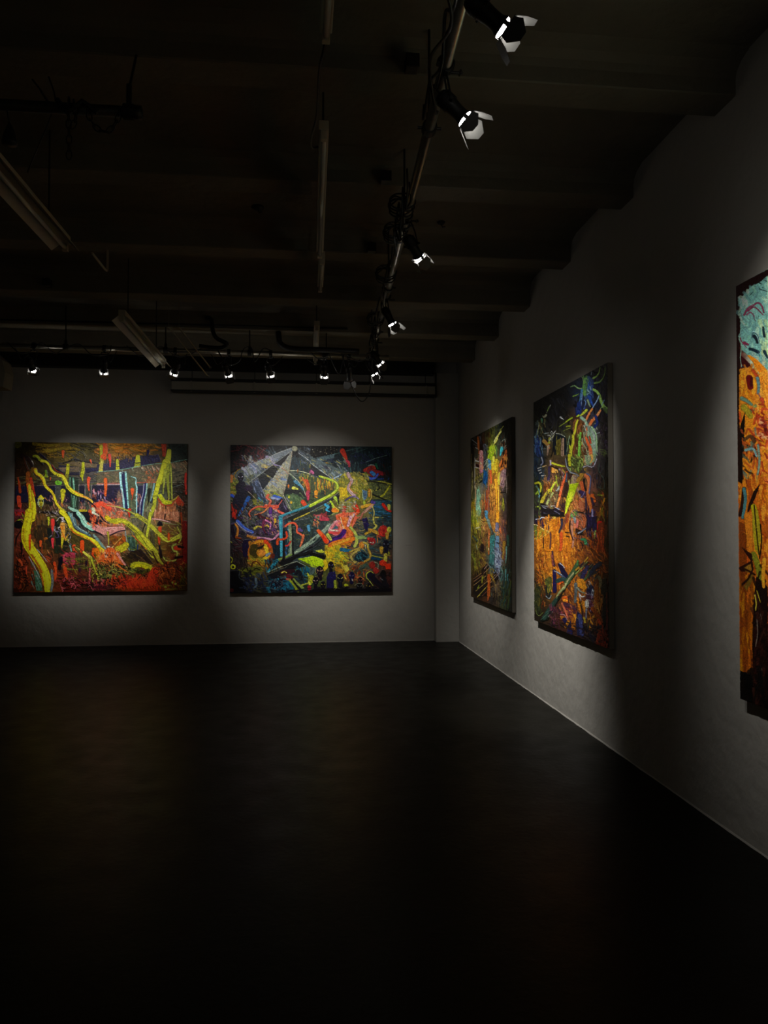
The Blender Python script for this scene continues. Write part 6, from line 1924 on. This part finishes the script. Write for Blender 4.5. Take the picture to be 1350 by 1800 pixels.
P5 = """
@ 1280 460 4.5
p 200808 60 195 315 60 315 130 240 170 180 200 120 260 95 300 95 620 100 900 62 900
p 7cb0a8 100 300 130 260 190 205 260 160 315 110 315 900 200 800 160 740 110 700 98 600
b 60 100 200 315 700 80 40 90 30 88bcb4 74a8a4 9ccabc 6c9c9c 80b4a0 b0d0b8
b 14 260 480 315 800 80 20 90 30 b0cc9c a0c4a4 c0d4a0
b 12 200 760 300 900 80 20 90 30 a8b8a0 b8c0a0 98b4a8
s 14303c 6 4 180 260 200 240
l 142c34 8 6 250 215 315 235
b 8 240 130 315 240 20 10 30 7 1c3438 142428
s 8c3c5c 14 10 130 420 160 370 200 345 240 325 270 350 285 400
s 8c4464 10 8 150 420 180 400 210 430
s 7c3450 12 8 160 390 200 360 230 370 260 400 280 420
s 5c304c 6 4 200 410 210 450 220 470
s 9cc4c4 10 10 205 550 230 580 240 640
s 142430 26 16 210 590 225 610 235 640
s 3c5c68 8 5 190 600 205 560 240 590 250 640
s 18303c 14 18 280 520 285 560 290 590
s 1c3c48 24 10 290 710 305 740 315 760
s 7c2c4c 20 16 130 640 160 655
s 903c58 8 6 100 600 110 630 150 680
s 142c3c 20 24 175 690 210 700 240 715
s 4c6478 8 5 240 710 255 750
p 400c10 105 740 160 790 200 850 130 830 100 800
s 2c1c30 14 10 110 830 160 850 220 870 250 910
p d08820 120 840 180 840 240 900 250 1040 300 1110 315 1180 315 1800 60 1800 80 1180 90 900
b 60 110 850 240 1160 80 20 90 26 dc9c24 c88020 e8a830 b86c18 d89030
p e08c20 240 780 180 740 150 740 200 800 260 900 270 1000 315 1100 315 860
b 24 230 860 315 1100 75 20 110 24 e89c34 d88420 f0ac40
s 6c1010 50 44 170 920 175 960 180 990
s 4c0c0c 20 16 190 920 185 980
s b84c20 24 12 200 860 240 920 250 960
s 64888c 24 20 235 920 245 980 240 1040
s 8c605c 10 8 240 1040 270 1090 290 1110
s c0502c 34 16 270 1090 280 1120
s 6c8c78 30 20 110 1080 150 1100 190 1130
s 8c9458 30 24 120 1160 180 1180 220 1140
s a09028 50 40 130 1150 180 1220
s c85c20 30 30 90 1200 95 1260
b 70 190 1130 315 1800 60 50 80 22 8c2418 b84424 e08838 6c1c10 d0702c f0b050 a03018
b 24 260 1250 315 1400 30 50 50 20 6c1c1c 8c2c24 54100c e0b080
p 140c08 100 1300 140 1180 130 1400 190 1480 110 1560 80 1500
b 60 90 1340 240 1800 70 50 80 22 3c2014 6c7c70 c8641c 8c3c18 241008 e08c30 5c5c48 a84c20
s 7ca0a0 20 14 140 1490 200 1480 230 1540
s 7c9484 18 14 240 1450 250 1600 210 1800
s 5c3c20 20 30 130 1410 180 1380 210 1420
s 140806 40 40 90 1380 95 1600 100 1800
p 240c08 62 900 92 900 90 1200 100 1400 90 1800 75 1800
s 8cb0a0 6 6 100 580 90 610 105 660 100 760 108 830
@ 1280 850 4.186
p b06014 76 0 293 0 293 740 200 900 190 1400 90 1380
b 110 90 0 293 760 82 16 130 26 c87818 b05c14 d88c20 984810 e09c30 a84c10
p 7c3c0c 85 280 140 300 140 1400 92 1380
b 40 90 700 190 1400 88 6 160 24 8c4c0c a0640c 6c340a b07810 783c0c
s 2c0c06 30 26 120 40 110 150 90 230
s 4c7c80 24 20 120 40 130 120 110 250
p 200a06 190 60 240 0 210 90 160 200 130 300 150 170
s a8a014 40 40 190 170 215 280 230 400
p a09420 190 180 225 200 245 400 230 530 200 480 180 300
s 3c3008 10 10 195 160 210 330 230 520
s 140c06 10 10 240 300 250 420 235 550
s c87c20 60 30 150 240 160 400 170 520
s 7c7c20 40 40 190 520 220 600 240 700
p 2c0c08 100 465 180 520 190 640 100 650 80 620 170 570
p 8c6820 110 625 170 590 180 640 150 660
p 6c5418 120 760 190 640 180 720 140 790
s 200806 14 10 110 740 150 700 180 640
s 2c0a06 14 10 95 620 150 640 200 670
p 180806 210 680 293 760 293 1650 200 1620 180 1200 190 900
b 70 190 640 293 1640 80 30 120 26 200c08 2c100c 100404 3c1c14 140606
s d89428 30 20 270 560 260 680 265 760
s b8a83c 10 8 200 820 210 880 205 930
s a89c30 8 6 215 790 240 870
s 74685c 8 6 215 1000 220 1100 205 1200
s 5c544c 6 4 240 960 250 1000
s 4c443c 6 4 250 1360 255 1420
p 060606 90 1375 180 1410 180 1610 92 1590
b 20 90 1390 293 1640 85 20 120 30 060404 0a0606 080808 100806
"""
B5 = ["180808 240c0a 3c1c18", "241010 6c9890 80b0a8", "301414 80b4ac 90bcb0", "501c14 98a898 a0b8a0", "803c18 c88828 d89838", "6c3414 a08040 c06c2c", "442010 80542c a04c24",
"5c3010 c06c1c c87820", "7c3c0c a8701c b0681c", "8c440c 98580f 70340f", "70340a 68380c 2c100a", "0c0808 140806 180a08"]

PX = """
@ 0 0 1
b 240 0 0 300 110 70 50 60 14 88bcb4 74a8a4 9ccabc a8c8a0 6c9c9c c0d4a0 80b4a0
q 16 0 10 300 110 34 3 8c3c5c 142c3c 7c3450
b 260 0 90 300 230 80 40 60 14 dc9c24 c88020 e8a830 b86c18 8c2418 b84424 7c9484
q 20 0 100 300 220 40 4 6c1010 a8a83c 5c3c20 64888c
b 240 0 210 300 310 85 20 60 12 b05c14 8c4c0c 200c08 c87818 2c100c 140806
p 060606 0 306 300 312 300 330 0 330
p 200808 0 0 300 0 300 6 0 6
p 200808 292 0 300 0 300 330 292 330
"""
BX = ["6c9890 80b4ac 88b8a8", "7cb0a8 90bcb0 98b8a0", "b89048 c88c34 b87c2c", "c07820 a85c1c 8c3c18", "984c10 5c240c 7c3c10", "2c100a 180806 0c0808"]
# ------------------------------------------------------------------ the five paintings
S1 = Sheet(22, 772, 335, 1046, B1, 11); S1.run(P1); S1.finish(2600)
S2 = Sheet(398, 776, 698, 1050, B2, 12); S2.run(P2); S2.finish(2800)
S3 = Sheet(822, 724, 904, 1092, B3, 13); S3.run(P3); S3.finish(700)
S4 = Sheet(932, 630, 1076, 1142, B4, 14); S4.run(P4); S4.finish(1800)
S5 = Sheet(1290, 380, 1352, 1245, B5, 15); S5.run(P5); S5.finish(500)
SX = Sheet(0, 0, 300, 330, BX, 16, 2.0); SX.run(PX)
# how strongly the spotlights reach each canvas, used to lighten the paint where they are weak, offsetting part of their falloff
E1 = [[0.03, 0.11, 0.3, 0.28, 0.13, 0.05],
 [0.05, 0.28, 0.63, 0.63, 0.3, 0.11],
 [0.14, 0.46, 0.83, 0.85, 0.47, 0.19],
 [0.23, 0.56, 0.83, 0.9, 0.58, 0.23],
 [0.28, 0.57, 0.77, 0.82, 0.59, 0.24],
 [0.29, 0.53, 0.68, 0.71, 0.51, 0.2],
 [0.26, 0.46, 0.59, 0.6, 0.41, 0.15],
 [0.2, 0.35, 0.46, 0.45, 0.28, 0.1],
 [0.14, 0.25, 0.32, 0.31, 0.18, 0.06],
 [0.1, 0.18, 0.22, 0.2, 0.12, 0.03],
 ]
E2 = [[0.05, 0.22, 0.4, 0.26, 0.1, 0.04],
 [0.14, 0.43, 0.6, 0.49, 0.19, 0.05],
 [0.25, 0.57, 0.78, 0.72, 0.38, 0.12],
 [0.32, 0.63, 0.86, 0.8, 0.52, 0.22],
 [0.33, 0.63, 0.82, 0.78, 0.56, 0.3],
 [0.31, 0.59, 0.73, 0.69, 0.53, 0.32],
 [0.26, 0.52, 0.64, 0.62, 0.48, 0.31],
 [0.21, 0.42, 0.56, 0.52, 0.42, 0.28],
 [0.16, 0.34, 0.46, 0.44, 0.35, 0.25],
 [0.12, 0.28, 0.39, 0.39, 0.31, 0.21],
 ]
E3 = [[0.03, 0.05, 0.19, 0.38, 0.18, 0.05],
 [0.06, 0.14, 0.33, 0.54, 0.41, 0.05],
 [0.1, 0.22, 0.62, 0.77, 0.5, 0.09],
 [0.17, 0.41, 0.94, 1.07, 0.53, 0.13],
 [0.27, 0.57, 0.96, 1.08, 0.64, 0.13],
 [0.35, 0.59, 0.83, 0.91, 0.63, 0.14],
 [0.39, 0.54, 0.68, 0.73, 0.54, 0.17],
 [0.36, 0.46, 0.55, 0.59, 0.43, 0.15],
 [0.33, 0.4, 0.46, 0.48, 0.34, 0.16],
 [0.3, 0.35, 0.38, 0.39, 0.28, 0.17],
 ]
E4 = [[0.04, 0.05, 0.11, 0.18, 0.17, 0.04],
 [0.05, 0.11, 0.22, 0.35, 0.38, 0.17],
 [0.1, 0.17, 0.28, 0.4, 0.46, 0.28],
 [0.14, 0.47, 0.72, 0.38, 0.43, 0.29],
 [0.42, 1.05, 1.27, 0.65, 0.35, 0.23],
 [0.75, 1.18, 1.32, 0.87, 0.29, 0.15],
 [0.85, 1.07, 1.14, 0.85, 0.25, 0.07],
 [0.77, 0.88, 0.93, 0.76, 0.23, 0.03],
 [0.66, 0.72, 0.77, 0.66, 0.21, 0.02],
 [0.58, 0.64, 0.65, 0.56, 0.21, 0.03],
 ]
E5 = [[0.08, 0.12, 0.17, 0.23, 0.31, 0.39],
 [0.21, 0.27, 0.36, 0.46, 0.58, 0.66],
 [0.37, 0.45, 0.54, 0.63, 0.72, 0.76],
 [0.45, 0.51, 0.57, 0.62, 0.69, 0.73],
 [0.43, 0.46, 0.51, 0.56, 0.6, 0.63],
 [0.35, 0.37, 0.41, 0.44, 0.47, 0.5],
 [0.28, 0.3, 0.33, 0.35, 0.37, 0.38],
 [0.22, 0.23, 0.25, 0.26, 0.27, 0.28],
 [0.17, 0.17, 0.19, 0.2, 0.21, 0.21],
 [0.13, 0.14, 0.15, 0.15, 0.16, 0.16],
 ]

canvas('wide dark painting of yellow winding streams over red ground, left on the back wall', (-3.605,10.30,2.617), (2.155,0,0), (0,0,-1.917), (0,-1,0),
       [(27,777),(330,780.5),(330,1041),(24,1042.5)], S1, E1, 640, 560, 0.05)
canvas('square painting of pale light beams and a curved railing, right on the back wall', (-0.90,10.30,2.612), (2.135,0,0), (0,0,-1.945), (0,-1,0),
       [(405,781.8),(687,786),(690,1042),(404.5,1044)], S2, E2, 640, 580, 0.05)
canvas('narrow looking painting of vertical yellow and teal streaks, farthest on the right wall', (2.13,9.25,2.615), (0,-1.83,0), (0,0,-1.935), (-1,0,0),
       [(827.3,771),(899.1,733),(900.4,1076.9),(828,1048.6)], S3, E3, 420, 700, 0.04)
canvas('painting with a blue creature above orange flames, middle one on the right wall', (2.13,6.70,2.64), (0,-1.67,0), (0,0,-1.95), (-1,0,0),
       [(937.7,707.7),(1067.8,637.2),(1070,1138),(939.4,1090.2)], S4, E4, 460, 900, 0.04, edge=M_stretch2)
canvas('pale blue and orange painting cut off by the right edge of the photo', (2.13,3.47,2.67), (0,-1.80,0), (0,0,-1.975), (-1,0,0),
       [(1294.6,503.5),(2012.5,104.4),(2044.5,1512.8),(1302.2,1228.2)], S5, E5, 900, 900, 0.04, ext=(SX, 0.139), edge=M_stretch2)
